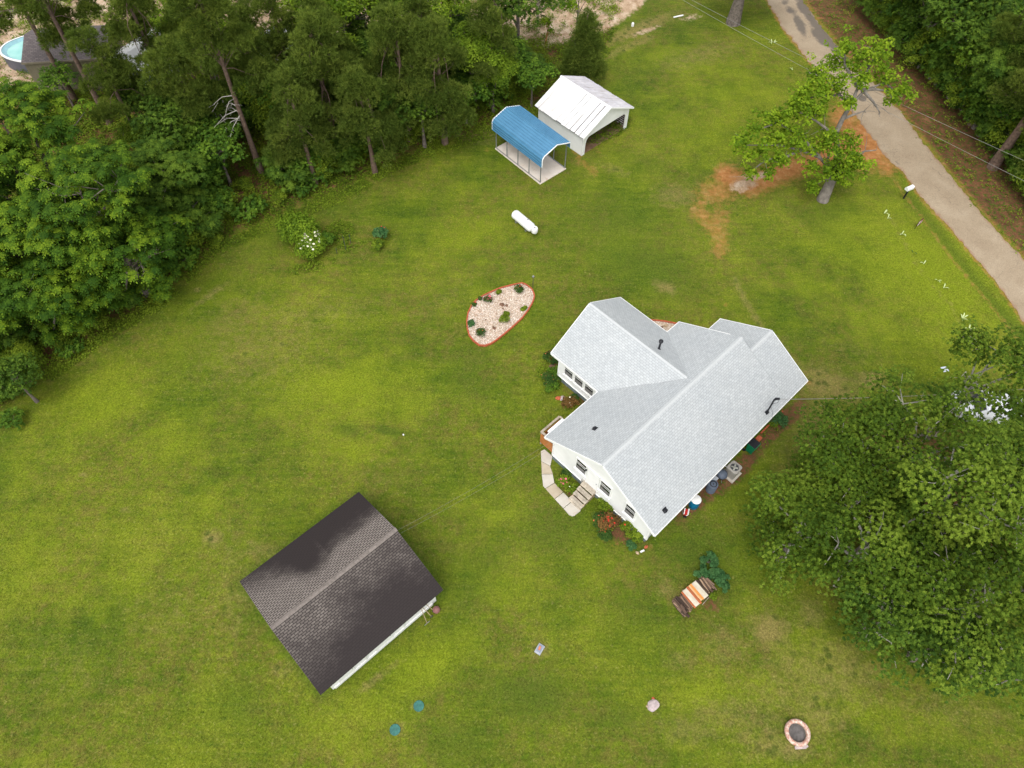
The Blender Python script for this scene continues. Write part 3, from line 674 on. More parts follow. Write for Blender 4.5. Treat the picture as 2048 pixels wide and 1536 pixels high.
def shedroof():
    me = bpy.data.meshes.new('roof'); V = []; F = []; UV = []; ST = []
    for side in (-1, 1):
        n, m = 60, 34; base = len(V); P, Fc = grid_slope((-a, side * b, E_), (a, side * b, E_), (-a, 0, zr), (a, 0, zr), n, m)
        for k, p in enumerate(P):
            s_, t_ = (k % (n + 1)) / n, (k // (n + 1)) / m
            sag = -.03 * math.sin(PI * s_) * (t_) ; p = p + Vector((0, 0, sag)); V.append(p); UV.append((p.x + a + side * .07, t_ * math.hypot(b, zr - E_)))
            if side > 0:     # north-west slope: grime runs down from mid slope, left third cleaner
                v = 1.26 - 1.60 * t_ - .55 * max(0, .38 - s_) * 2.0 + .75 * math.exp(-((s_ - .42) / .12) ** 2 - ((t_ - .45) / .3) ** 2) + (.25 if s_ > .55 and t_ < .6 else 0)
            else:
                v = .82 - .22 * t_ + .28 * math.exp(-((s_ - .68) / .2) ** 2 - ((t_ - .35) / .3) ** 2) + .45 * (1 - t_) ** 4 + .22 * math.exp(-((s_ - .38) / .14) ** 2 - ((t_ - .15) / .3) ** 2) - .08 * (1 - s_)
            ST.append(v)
        F += [tuple(base + i for i in (f_ if side < 0 else f_[::-1])) for f_ in Fc]
    me.from_pydata([tuple(v) for v in V], [], F); ul = me.uv_layers.new(name='UVMap')
    for li, l_ in enumerate(me.loops): ul.data[li].uv = UV[l_.vertex_index]
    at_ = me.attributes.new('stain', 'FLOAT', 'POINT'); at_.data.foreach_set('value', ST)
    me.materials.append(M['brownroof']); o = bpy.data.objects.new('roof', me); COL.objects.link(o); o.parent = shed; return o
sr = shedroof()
d = MB()
for side in (-1, 1):
    d.slab([(-a + .01, side * (b - .01), E_ - .012), (a - .01, side * (b - .01), E_ - .012), (a - .01, 0, zr - .05), (-a + .01, 0, zr - .05)], .07, (1, 0, 0))
d.build('roof_deck', M['darkmetal'], sr)
def caps():
    mb = MB(); n = int(2 * a / .18)
    for i in range(n):
        x0 = -a + 2 * a * i / n; x1 = -a + 2 * a * (i + 1.1) / n; sg = lambda x: -.03 * math.sin(PI * (x + a) / (2 * a))
        mb.mesh([(x0, 0, zr + .012 + sg(x0)), (x1, 0, zr + .022 + sg(x1)), (x1, .13, zr - .028 + sg(x1)), (x0, .13, zr - .038 + sg(x0)), (x1, -.13, zr - .028 + sg(x1)), (x0, -.13, zr - .038 + sg(x0))], [(0, 1, 2, 3), (1, 0, 5, 4)])
    return mb.build('ridge_cap', simple('grey_brown_caps', (.185, .158, .14), .8, .3, 9), sr)
caps()
mb = MB(); y0, y1 = -b + .42, b - .5; x0, x1 = -a + .50, a - .35
z_at = lambda y: zr - (zr - E_) * abs(y) / b - .14
mb.mesh([(x0, y0, 0), (x0, y1, 0), (x0, y1, z_at(y1)), (x0, 0, z_at(0)), (x0, y0, z_at(y0)), (x1, y0, 0), (x1, y1, 0), (x1, y1, z_at(y1)), (x1, 0, z_at(0)), (x1, y0, z_at(y0))],
        [(0, 1, 2, 3, 4), (9, 8, 7, 6, 5), (0, 4, 9, 5), (1, 6, 7, 2)])
mb.build('wall', M['siding'], shed)
d = MB(); d.box((0, y0 - .04, .16), (x1 - x0 - .4, .06, .26)); d.box((-1.2, y0 - .03, 1.0), (.1, .05, 1.9)); d.box((1.3, y0 - .03, 1.0), (.1, .05, 1.9)); d.build('skirt_board', M['trim'], shed)
for xx, w in ((-2.4, 1.0), (-.0, 1.1)):
    d = MB(); d.box((xx, y0 - .03, .98), (w, .05, 1.85)); dd = d.build('door', M['white'], shed); d = MB(); d.box((xx + w / 2 - .1, y0 - .075, 1.0), (.03, .04, .16)); d.build('handle', M['darkmetal'], dd)
for u, v in ((0, 0),): pass
# tools leaning beside the shed
for i, (bx, by, tx, tz, lab, nm) in enumerate([(2.35, -.62, 2.5, 1.35, 'long rake with pale wooden handle leaning on the shed wall, farthest left', 'rake'), (2.75, -.50, 2.55, 1.35, 'hoe with pale handle leaning on the shed wall between rake and shovel', 'hoe'), (3.05, -.38, 2.75, 1.4, 'shovel leaning on the shed wall beside the reddish ball', 'shovel')]):
    p = shed.matrix_basis
    t_ = thing(nm, lab, 'garden tool', Matrix.Translation((sc_.x, sc_.y, 0)) @ Matrix.Rotation(sa, 4, 'Z') @ Vector((bx, y0 + by, 0)), sa)
    MB().tube([(0, 0, .05), (tx - bx, -by - .03, tz)], .018, 6).build('handle', M['wood'], t_)
    d = MB()
    if nm == 'rake':
        d.box((0, 0, .06), (.36, .03, .03))
        for k in range(8): d.box((-.16 + k * .046, 0, .03), (.012, .012, .06))
    elif nm == 'hoe': d.box((0, 0, .06), (.18, .02, .12), rx=.6)
    else: d.mesh([(-.11, 0, .02), (.11, 0, .02), (.13, .03, .28), (0, .0, .32), (-.13, .03, .28), (0, -.05, 0)], [(0, 5, 1, 2, 3, 4)])
    d.build('head', M['darkmetal'] if i != 0 else M['steel'], t_)
pb = at(873, 1220, .15)
o = MB().lathe([(0.02, -.2), (.12, -.17), (.19, -.08), (.21, 0), (.19, .1), (.12, .18), (.02, .21)], (0, 0, .19), 18).build('ball', simple('dull_reddish_rubber', (.24, .11, .10), .6, .15, 5), smooth=True); o.location = (pb.x, pb.y, 0)
tag(o, 'dull reddish brown ball in the grass beside the shed corner', 'ball')

# ------------------------------------------------------------------ white garage with open front
ge = 2.0
l, r_, rl = at(1166.9, 277.7, ge), at(1268, 214.8, ge), at(1071.2, 209.7, ge)
gx = (r_ - l); gw = gx.length; gl = (rl - l).length; ga = math.atan2(gx.y, gx.x); gy = Vector((-math.sin(ga), math.cos(ga), 0))
gc = (l + r_) / 2
garage = thing('garage', 'white board garage with whitewashed sheet metal roof and open arched front', 'garage', (gc.x, gc.y, 0), ga)
gr = 3.42; hw = gw / 2; gsk = (rl - l).dot(gx.normalized())
rg = random.Random(11)
for side in (-1, 1):
    d = MB(); n = 11; w = gl / n
    sl_ang = math.atan2(gr - ge, hw); Ls = math.hypot(hw, gr - ge)
    under = MB(); under.slab([(side * hw * .99, .03, ge - .05), (side * hw * .99, gl - .03, ge - .05), (0, gl - .03, gr - .05), (0, .03, gr - .05)], .03)
    rf = under.build('roof', M['darkmetal'], garage)
    for i in range(n):
        y = (i + .5) * w; rot = rg.uniform(-.006, .006); lift = rg.uniform(0, .012); ww = w - rg.choice([.0, .01, .045, .06, .07])
        e = rg.uniform(-.03, .05)
        a0, a1 = (side * (hw + e), ge - .0 - e * .45 + lift), (side * .0, gr + lift + .0)
        y0_, y1_ = y - ww / 2, y + ww / 2; dy = rot * Ls
        pts = [(a0[0], y0_ - dy, a0[1]), (a0[0], y1_ - dy, a0[1]), (a1[0], y1_ + dy, a1[1]), (a1[0], y0_ + dy, a1[1])]
        d.slab(pts, .02, (0, 1, 0))
        for k in (.07, .5, .93):     # raised crimps
            yy = y0_ + (y1_ - y0_) * k
            d.mesh([(a0[0], yy - .02 - dy, a0[1] + .002), (a0[0], yy - dy, a0[1] + .028), (a0[0], yy + .02 - dy, a0[1] + .002), (a1[0], yy - .02 + dy, a1[1] + .002), (a1[0], yy + dy, a1[1] + .028), (a1[0], yy + .02 + dy, a1[1] + .002)], [(0, 1, 4, 3), (1, 2, 5, 4), (0, 2, 1), (3, 4, 5)])
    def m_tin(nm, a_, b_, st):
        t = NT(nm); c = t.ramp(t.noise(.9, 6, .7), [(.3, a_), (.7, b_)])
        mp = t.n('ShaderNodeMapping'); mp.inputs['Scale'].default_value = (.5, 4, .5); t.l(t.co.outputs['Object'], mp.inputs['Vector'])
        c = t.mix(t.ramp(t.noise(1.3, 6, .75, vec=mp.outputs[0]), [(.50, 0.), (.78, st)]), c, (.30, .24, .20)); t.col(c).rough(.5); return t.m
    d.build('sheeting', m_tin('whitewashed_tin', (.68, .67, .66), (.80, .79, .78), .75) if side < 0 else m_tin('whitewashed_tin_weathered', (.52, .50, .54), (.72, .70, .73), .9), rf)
d = MB(); d.mesh([(-.14, 0, gr - .025), (0, 0, gr + .05), (.14, 0, gr - .025), (-.14, gl, gr - .025), (0, gl, gr + .05), (.14, gl, gr - .025)], [(0, 1, 4, 3), (1, 2, 5, 4), (0, 2, 1), (3, 4, 5)]); d.build('ridge_cap', M['white_metal'], garage)
iw = hw - .32; fy = .30; by = gl - .25; wz = ge + (gr - ge) * .32 / hw - .1
d = MB(); d.box((-iw, (fy + by) / 2, wz / 2), (.1, by - fy, wz)); d.build('wall', M['siding'], garage)
d = MB(); d.box((0, by, wz / 2), (2 * iw - .1, .1, wz)); d.mesh([(-iw, by - .05, wz), (iw, by - .05, wz), (0, by - .05, gr - .12), (-iw, by + .05, wz), (iw, by + .05, wz), (0, by + .05, gr - .12)], [(0, 1, 2), (5, 4, 3), (0, 2, 5, 3), (2, 1, 4, 5), (0, 3, 4, 1)]); d.build('wall', M['siding'], garage)
# right side: studs with slats
d = MB()
for k in range(9): d.box((iw - .06, (fy + by) / 2, .25 + k * .2), (.03, by - fy - .2, .1))
for k in range(6): d.box((iw - .1, fy + .2 + k * (by - fy - .4) / 5, 1.0), (.06, .08, 2.0))
d.build('slats', simple('dark_old_boards', (.10, .065, .05), .9, .3, 5), garage)
d = MB(); d.box((iw + .01, (fy + by) / 2, wz / 2), (.04, by - fy, wz)); d.build('wall', M['siding'], garage)
# front gable with chamfered opening
pw = .32; top = 1.62
fr = [(-iw - .05, 0), (-iw + pw - .05, 0), (-iw + pw - .03, 1.05), (-iw + pw + .06, 1.38), (-iw + pw + .25, 1.58), (-iw + pw + .5, top), (iw - pw - .25, top + .03), (iw - pw + .02, 1.40), (iw - pw + .05, 0), (iw + .05, 0), (iw + .05, wz), (0, gr - .13), (-iw - .05, wz)]
d = MB(); n = len(fr)
for yy in (fy - .06, fy + .04): pass
V = [(x, fy - .06, z) for x, z in fr] + [(x, fy + .05, z) for x, z in fr]
# split into post, lintel pieces to keep faces convex
pc = [(0, 1, 2, 12), (2, 3, 12), (3, 4, 12), (4, 5, 12), (5, 11, 12), (5, 6, 11), (6, 10, 11), (6, 7, 10), (7, 8, 9, 10)]
F = [tuple(p) for p in pc] + [tuple(i + n for i in reversed(p)) for p in pc] + [(i, (i + 1) % n, n + (i + 1) % n, n + i) for i in range(n)]
d.mesh(V, F); d.build('front_wall', M['siding'], garage)
for side in (-1, 1):
    d = MB(); d.mesh([(side * hw, -.02, ge - .12), (side * hw, -.02, ge + .0), (0, -.02, gr + .02), (0, -.02, gr - .12), (side * hw, .02, ge - .12), (side * hw, .02, ge), (0, .02, gr + .02), (0, .02, gr - .12)], [(0, 1, 2, 3), (7, 6, 5, 4), (0, 4, 5, 1), (1, 5, 6, 2), (2, 6, 7, 3), (3, 7, 4, 0)]); d.build('rake_board', M['trim'], garage)
d = MB(); d.prism([(-iw, fy), (iw, fy), (iw, by), (-iw, by)], -.02, .03); d.build('dirt_floor', simple('brown_dirt', (.17, .10, .06), .95, .4, 2, bump=.4), garage)
d = MB()
for x, y, w, z in ((-.9, 3.6, .9, .5),): d.box((x, y, z / 2 + .03), (w, .5, z))
d.build('stored_boards', simple('old_crate_wood', (.16, .11, .08), .9, .3, 4), garage)

# ------------------------------------------------------------------ blue carport
cA, cB, cC = at(1080.3, 367, 0), at(1128.1, 337, 0), at(995.5, 296.8, 0)
cxv = (cB - cA); cw = cxv.length; cl = (cC - cA).length; ca = math.atan2(cxv.y, cxv.x); cyv = (cC - cA).normalized()
ca = (ca + math.atan2(-cyv.x, cyv.y)) / 2
carport = thing('carport', 'open metal carport with bright blue ribbed roof on a pale concrete slab', 'carport', (cA.x, cA.y, 0), ca)
d = MB(); d.prism([(-.1, -.1), (cw + .08, -.1), (cw + .1, cl + .1), (-.08, cl + .1)], -.06, .09); d.build('slab', m_concrete('stained_slab', (.58, .50, .42), (.72, .65, .58), (.42, .25, .14), .56), carport, bevel=.02)
eh = 2.62
def arch():
    pts = []; x0, x1 = -.12, cw + .12; mid = (x0 + x1) / 2
    prof = [(x0 - .04, 1.86), (x0 - .04, eh - .16)] + [(x0 - .04 + .42 * (1 - math.cos(t_ * PI / 12)), eh - .15 + .42 * math.sin(t_ * PI / 12)) for t_ in (1, 2, 3, 4)] + [(mid, 3.25)]
    prof += [(x1 + .04 - .22 * (1 - math.cos(t_ * PI / 6)), eh - .08 + .24 * math.sin(t_ * PI / 6)) for t_ in (2, 1)] + [(x1 + .04, eh - .15), (x1 + .04, eh - .45)]
    # rib the profile
    P = [Vector((p[0], 0, p[1])) for p in prof]; dist = [0]
    for i in range(1, len(P)): dist.append(dist[-1] + (P[i] - P[i - 1]).length)
    out = []; s_ = 0; T = dist[-1]; k = 0
    def sample(s_):
        i = min(max(0, int(np.searchsorted(dist, s_)) - 1), len(P) - 2); f_ = (s_ - dist[i]) / (dist[i + 1] - dist[i])
        t_ = (P[i + 1] - P[i]).normalized(); return P[i].lerp(P[i + 1], f_), Vector((-t_.z, 0, t_.x))
    s_ = 0
    while s_ < T:
        for ds, h in ((0, 0), (.012, .05), (.05, .05), (.062, 0)):
            if s_ + ds < T: p, n_ = sample(s_ + ds); out.append((p + n_ * h, p))
        s_ += .235
    p, n_ = sample(T); out.append((p, p)); return out, P
ar, raw = arch()
def carroof():
    y0_, y1_ = -.28, cl + .28; V = []; F = []; n = len(ar)
    for p, _ in ar: V.append((p.x, y0_, p.z)); V.append((p.x, y1_, p.z))
    for p, q_ in ar: V.append((q_.x * .999, y0_, q_.z - .02)); V.append((q_.x * .999, y1_, q_.z - .02))
    for i in range(n - 1):
        F.append((2 * i, 2 * i + 2, 2 * i + 3, 2 * i + 1)); j = 2 * n + 2 * i; F.append((j + 1, j + 3, j + 2, j))
    mb = MB(); mb.mesh(V, F)
    t = NT('blue_painted_steel'); t.col(t.ramp(t.noise(.8, 5, .7), [(.3, (.06, .19, .32)), (.7, (.085, .24, .39))])).rough(.38); t.b.inputs['Specular IOR Level'].default_value = .5
    o = mb.build('roof_panel', t.m, carport)
    for yy in (y0_ - .01, y1_ + .01):
        MB().tube([(p.x, yy, p.z + .0) for p in raw], .045, 6).build('roof_trim', M['white_metal'], carport)
    return o
carroof()
for k in range(5):
    for x in (0, cw):
        y = k * cl / 4; top_ = 2.55
        MB().box((x, y, .09 + top_ / 2 - .05), (.06, .06, top_ - .0)).build('post', M['steel'], carport)
d = MB()
for k in range(5):
    y = k * cl / 4; d.tube([(0, y, 2.5), (.1, y, 2.66), (cw / 2, y, 3.15), (cw - .1, y, 2.66), (cw, y, 2.5)], .03, 6)
for x in (0, cw): d.box((x, cl / 2, 2.5), (.05, cl, .05))
d.build('frame', M['steel'], carport)
for x in (0, cw): MB().box((x, cl / 2, .12), (.06, cl, .05)).build('base_rail', M['steel'], carport)

# ------------------------------------------------------------------ propane tank
ta, tb = at(1026, 426, .45), at(1075.5, 467.5, .45); tv = tb - ta; tL = tv.length
tc = (ta + tb) / 2; tank = thing('propane_tank', 'long white propane tank lying on the lawn near the carport', 'propane tank', (tc.x, tc.y, 0), math.atan2(tv.y, tv.x))
R_ = .36; bL = tL * .80; x0 = -tL / 2 + .05; prof = [(R_ * math.sin(t_ * PI / 12), x0 + .28 * (1 - math.cos(t_ * PI / 12))) for t_ in range(0, 7)] + [(R_ * math.cos(t_ * PI / 12), x0 + bL - .28 + .28 * math.sin(t_ * PI / 12)) for t_ in range(0, 7)]
d = MB(); d.lathe([(max(r, .01), z) for r, z in prof], (0, 0, R_ + .16), 28, 'X'); d.build('tank_body', M['white_metal'], tank, smooth=True)
x1 = x0 + bL
d = MB(); d.lathe([(.22, -.1), (.25, 0), (.25, .28), (.21, .34), (.05, .37)], (x1 + .16, 0, .45), 20); d.build('valve_dome', M['white_metal'], tank, smooth=True)
d = MB(); d.box((x1 + .02, 0, .62), (.25, .3, .12)); d.build('dome_neck', M['white_metal'], tank)
d = MB(); d.lathe([(.045, 0), (.05, .03), (.02, .05)], (x1 + .17, 0, .815), 10); d.build('valve', M['black'], tank)
for xx in (x0 + .55, x1 - .6): MB().box((xx, 0, .08), (.16, .5, .22)).build('foot', M['steel'], tank)
d = MB(); d.box((x1 - .75, .1, 2 * R_ + .16), (.08, .08, .05)); d.build('fitting', M['steel'], tank)

# ------------------------------------------------------------------ objects beside the house
def place(name, label, cat, x, y, rz=0, z=0, group=None): 
    p = hl(x, y); return thing(name, label, cat, (p.x, p.y, z), HA + rz, group)
b = place('wheelie_bin', 'green wheelie bin with black lid under the right eave', 'bin', 9.62, -.08)
MB().box((0, -.05, .52), (.50, .54, .86), taper=.78).build('body', M['green_plastic'], b, bevel=.02)
d = MB(); d.box((0, -.05, .95), (.58, .62, .05)); d.build('rim', M['green_plastic'], b, bevel=.01)
d = MB(); d.box((0, -.02, 1.0), (.56, .62, .07)); lid = d.build('lid', M['black'], b, bevel=.02)
d = MB(); d.tube([(-.2, .32, .98), (.2, .32, .98)], .018, 6); d.build('handle', M['black'], b)
for s_ in (-1, 1): MB().lathe([(.0, -.025), (.12, -.025), (.12, .025), (.0, .025)], (s_ * .25, .24, .12), 14, 'X').build('wheel', M['black'], b)
ac = place('air_conditioner', 'beige grey outdoor air conditioner with round fan grille beside the house', 'air conditioner', 7.50, -.28)
MB().box((0, 0, .03), (.95, .9, .1)).build('pad', M['concrete'], ac)
d = MB(); d.box((0, 0, .47), (.66, .64, .78))
for k in range(11):
    o_ = -.27 + k * .054
    for s_ in (-1, 1): d.box((o_, s_ * .325, .46), (.018, .02, .66)); d.box((s_ * .335, o_, .46), (.02, .018, .66))
d.build('cabinet', M['acgrey'], ac, bevel=.008)
V = []; F = []
n = 32
for (rr, z, sq) in ((.36, .86, 1), (.36, .90, 1), (.265, .92, 0), (.255, .84, 0)):
    for k in range(n):
        an = 2 * PI * k / n; c_, s_ = math.cos(an), math.sin(an)
        if sq: q_ = rr / max(abs(c_), abs(s_)); q_ = min(q_, rr * 1.28); V.append((c_ * q_, s_ * q_, z))
        else: V.append((c_ * rr, s_ * rr, z))
for i in range(3):
    for k in range(n): F.append((i * n + k, i * n + (k + 1) % n, (i + 1) * n + (k + 1) % n, (i + 1) * n + k))
d = MB(); d.mesh(V, F); d.build('top_panel', M['acgrey'], ac)
d = MB(); d.lathe([(.0, .862), (.26, .863), (.26, .866), (.0, .867)], (0, 0, 0), 24); d.build('fan_well', M['darkmetal'], ac)
d = MB()
for k in range(4): d.box((.11 * math.cos(k * PI / 2 + .4), .11 * math.sin(k * PI / 2 + .4), .885), (.2, .10, .01), rz=k * PI / 2 + .4, rx=.25)
d.lathe([(.06, .87), (.06, .9), (.0, .905)], (0, 0, 0), 12); d.build('fan_blades', simple('pale_fan', (.42, .42, .36), .5, .1, 4), ac)
d = MB()
for rr in (.06, .13, .2, .25): d.tube([(rr * math.cos(k * PI / 10), rr * math.sin(k * PI / 10), .925) for k in range(21)], .004, 4, False)
for k in range(8): d.tube([(0, 0, .925), (.26 * math.cos(k * PI / 4), .26 * math.sin(k * PI / 4), .922)], .003, 4)
d.build('grille', M['steel'], ac)
d = MB(); d.tube([(-.1, .3, .5), (-.12, .5, .55), (-.12, .78, .6)], .03, 6); d.build('refrigerant_pipe', M['trim'], ac)
g = place('kettle_grill', 'dark blue grey kettle grill under a cover beside the air conditioner', 'grill', 6.72, -.02)
d = MB(); d.lathe([(.08, .38), (.22, .42), (.30, .52), (.32, .64)], (0, 0, 0), 20); d.build('bowl', M['black'], g, smooth=True)
d = MB(); d.lathe([(.325, .64), (.30, .76), (.2, .86), (.06, .90), (.0, .905)], (0, 0, 0), 20); d.build('lid', M['bluegrey'], g, smooth=True)
for k in range(3): MB().tube([(.1 * math.cos(k * 2.1), .1 * math.sin(k * 2.1), .42), (.28 * math.cos(k * 2.1), .28 * math.sin(k * 2.1), 0)], .015, 6).build('leg', M['steel'], g)
b = place('barrel', 'ribbed blue grey barrel with round black opening beside the kettle grill', 'barrel', 5.72, -.08)
pr = [(.20, 0), (.27, .02)]
for k in range(8): pr += [(.275, .05 + k * .095), (.295, .08 + k * .095), (.275, .11 + k * .095)]
pr += [(.29, .84), (.21, .86)]
d = MB(); d.lathe(pr, (0, 0, 0), 24); d.build('body', M['bluegrey'], b, smooth=True)
d = MB(); d.lathe([(.215, .83), (.215, .875), (.17, .88), (.16, .85), (.05, .84), (.04, .87), (.0, .875)], (0, 0, 0), 20); d.build('opening', M['black'], b)
b = place('storage_bin', 'grey plastic storage bin half under the eave behind the ribbed barrel', 'bin', 6.02, .22)
MB().box((0, 0, .38), (.5, .5, .72), taper=.85).build('body', M['boxgrey'], b, bevel=.02); MB().box((0, 0, .76), (.56, .56, .05)).build('lid', M['boxgrey'], b, bevel=.02)
b = place('barrel', 'bright blue plastic barrel with white lid under the right eave', 'barrel', 4.18, .0)
d = MB(); d.lathe([(.24, 0), (.285, .04), (.29, .28), (.30, .31), (.29, .34), (.29, .58), (.30, .61), (.29, .64), (.28, .86), (.25, .88)], (0, 0, 0), 24); d.build('body', M['blue_plastic'], b, smooth=True)
d = MB(); d.lathe([(.30, .86), (.30, .90), (.27, .925), (.0, .93)], (0, 0, 0), 24); d.build('lid', M['white_metal'], b, smooth=True)
b = place('hand_cart', 'small red and white wheeled tool box on the dirt under the eave', 'tool cart', 3.42, -.02, .5)
MB().box((0, 0, .27), (.36, .26, .2), rx=.2).build('box', M['red'], b, bevel=.02)
d = MB(); d.box((0, -.08, .33), (.40, .06, .22), rx=.3); d.box((0, .12, .36), (.38, .05, .08)); d.build('strap', M['white_metal'], b)
d = MB(); d.tube([(-.17, .14, .2), (-.2, .3, .75), (.2, .3, .75), (.17, .14, .2)], .015, 6); d.build('handle', M['steel'], b)
for s_ in (-1, 1): MB().lathe([(.0, -.02), (.1, -.02), (.1, .02), (.0, .02)], (s_ * .22, 0, .1), 14, 'X').build('wheel', M['black'], b)

# ------------------------------------------------------------------ mailbox, sign, covers, rocks
p = gnd(1807, 397)
mbx = thing('mailbox', 'white roadside mailbox on a dark post at the road edge', 'mailbox', p, math.radians(28))
MB().box((0, 0, .48), (.1, .1, .96)).build('post', M['black'], mbx)
MB().box((.0, 0, .93), (.12, .5, .05), rz=1.57).build('bracket', M['black'], mbx)
d = MB(); prf = [(-.16, .97), (.16, .97), (.16, 1.10)] + [(.16 * math.cos(k * PI / 8), 1.10 + .16 * math.sin(k * PI / 8)) for k in range(1, 8)] + [(-.16, 1.10)]; n = len(prf)
V = [(-.36, a_, b_) for a_, b_ in prf] + [(.30, a_, b_) for a_, b_ in prf]
d.mesh(V, [tuple(range(n)), tuple(range(n, 2 * n))] + [(i, (i + 1) % n, n + (i + 1) % n, n + i) for i in range(n)]); d.build('box', M['white_metal'], mbx)
d = MB(); d.box((.31, 0, 1.1), (.02, .28, .24)); d.build('door', M['trim'], mbx)
d = MB(); d.box((0, .175, 1.2), (.03, .012, .2)); d.box((.03, .175, 1.28), (.08, .012, .06)); d.build('flag', M['red'], mbx)
p = gnd(1829, 458)
sg = thing('yard_sign', 'small red and white yard sign in a black metal frame', 'sign', p, math.radians(40))
for x in (0, .62): MB().box((x, 0, .38), (.025, .025, .76)).build('leg', M['black'], sg)
MB().box((.31, 0, .52), (.64, .03, .5)).build('frame', M['black'], sg)
MB().box((.31, -.02, .52), (.58, .012, .44)).build('board', simple('sign_red', (.32, .03, .04), .4, .1, 4), sg)
d = MB(); d.box((.15, -.03, .63), (.22, .008, .15)); d.box((.15, -.03, .42), (.22, .008, .14)); d.box((.45, -.03, .58), (.2, .008, .03)); d.box((.45, -.03, .46), (.2, .008, .03)); d.build('white_panel', M['white_metal'], sg)
def cover(u, v, sx, sy, rz, mat, name, label, cat, h=.05):
    p = gnd(u, v); o = MB().box((0, 0, h / 2), (sx, sy, h)).build(name, mat, None, bevel=.015); o.location = p; o.rotation_euler = (0, 0, rz); tag(o, label, cat); return o
cover(1889.5, 738.5, .42, .40, math.radians(12), M['pale'], 'utility_cover', 'square pale blue white utility cover flat in the front lawn', 'utility cover')
p = gnd(1079, 1299)
vb = thing('valve_box', 'grey plastic valve box with rounded corners in the lawn', 'utility box', p, math.radians(58))
MB().box((0, 0, .05), (.54, .36, .14)).build('box', M['boxgrey'], vb, bevel=.03)
MB().box((.02, 0, .135), (.40, .25, .02)).build('lid', simple('blue_grey_lid', (.24, .27, .34), .5, .1, 5), vb, bevel=.008)
o = MB().box((0, 0, .04), (.2, .1, .07)).build('brick', simple('orange_brick', (.6, .2, .1), .8, .25, 8), bevel=.01); o.location = (p.x, p.y + .03, .145); o.rotation_euler = (0, 0, 1.2); tag(o, 'orange brick lying on top of the grey valve box', 'brick')
for u, v, w in ((837.5, 1412, 'upper right one of the pair, smoother'), (790, 1459.5, 'lower left one of the pair, nearer the photo bottom')):
    p = gnd(u, v); t_ = thing('septic_lid', 'round teal septic lid, ' + w, 'septic lid', p, 0, 'teal septic lids')
    rr = .27; d = MB(); d.lathe([(rr, -.03), (rr, .035), (rr * .93, .05), (rr * .9, .043), (.0, .05)], (0, 0, 0), 28); o = d.build('lid', M['teal'], t_)
    d = MB()
    for k in range(8): d.box((rr * .55 * math.cos(k * PI / 4), rr * .55 * math.sin(k * PI / 4), .052), (rr * .7, .02, .012), rz=k * PI / 4)
    d.build('rib', M['teal'], t_)
def rock(u, v, r, mat, label, sq=.6, name='rock', z=0, group=None, seed=None, pt=None):
    rg = random.Random(seed if seed is not None else int(u * 7 + v)); bm = bmesh.new(); bmesh.ops.create_icosphere(bm, subdivisions=3, radius=1)
    ph = [rg.uniform(0, 6) for _ in range(6)]; el = rg.uniform(.65, .9)
    cuts = [Vector((rg.uniform(-1, 1), rg.uniform(-1, 1), rg.uniform(-.2, 1))).normalized() for _ in range(6)]
    for w in bm.verts:
        c = w.co; k = 1 + .10 * math.sin(3 * c.x + ph[0]) * math.sin(2.5 * c.y + ph[1]) + .06 * math.sin(7 * c.z + ph[2] + 5 * c.x)
        c *= k
        for q_ in cuts:
            dd = c.dot(q_) - .74
            if dd > 0: c -= q_ * dd * .85
        w.co = Vector((c.x, c.y * el, c.z * sq)) * r
    me = bpy.data.meshes.new(name); bm.to_mesh(me); bm.free(); me.materials.append(mat)
    o = bpy.data.objects.new(name, me); COL.objects.link(o); p = pt if pt is not None else gnd(u, v); o.location = (p.x, p.y, p.z + r * sq * .35 + z); o.rotation_euler = (rg.uniform(-.2, .2), rg.uniform(-.2, .2), rg.uniform(0, 6))
    return tag(o, label, 'rock', group)
rock(1306, 1411, .34, M['pinkrock'], 'large pale pinkish rock alone in the lower lawn', .5)
rock(1307, 1398, .11, M['brick'], 'small orange stone touching the far side of the pale lawn rock'); rock(1295, 1413, .10, M['wood'], 'small tan stone touching the left side of the pale lawn rock')
# fire pit
p = at(1593, 1466, 0)
fp = thing('fire_pit', 'round fire pit ring of pale reddish tyre-shaped masonry with ash inside', 'fire pit', p, 0)
t = NT('flaky_red_white_masonry'); t.col(t.mix(t.ramp(t.noise(7, 5, .7), [(.42, 0.), (.6, 1.)]), (.46, .23, .17), (.66, .56, .47))).rough(.9).bump(t.noise(18, 4), .6, .02)
V = []; n, m = 40, 14; F = []; rg = random.Random(5)
for i in range(n):
    an = 2 * PI * i / n
    for j in range(m):
        b_ = 2 * PI * j / m; wv = 1 + .03 * math.sin(5 * an) + .05 * math.sin(11 * an + j); rr = .535 + .105 * math.cos(b_) * wv; V.append((rr * math.cos(an), rr * math.sin(an), .15 + .12 * math.sin(b_)))
F = [(i * m + j, ((i + 1) % n) * m + j, ((i + 1) % n) * m + (j + 1) % m, i * m + (j + 1) % m) for i in range(n) for j in range(m)]
d = MB(); d.mesh(V, F); d.build('rim', t.m, fp, smooth=True)
d = MB(); nn = 32; V = [(.44 * math.cos(2 * PI * k / nn), .44 * math.sin(2 * PI * k / nn), z) for z in (.02, .20) for k in range(nn)]; d.mesh(V, [(k, (k + 1) % nn, nn + (k + 1) % nn, nn + k) for k in range(nn)]); d.build('inner_wall', M['wood'], fp)
d = MB(); d.lathe([(.45, -.02), (.45, .03), (.3, .045), (.0, .05)], (0, 0, 0), 28); d.build('ash_bed', simple('grey_ash', (.12, .11, .105), .95, .3, 6, bump=.6), fp)
d = MB(); d.box((.05, -.66, .04), (.55, .14, .07), rz=.06); d.box((.32, -.60, .05), (.2, .16, .08), rz=.4); d.build('base_stone', M['pinkrock'], fp)
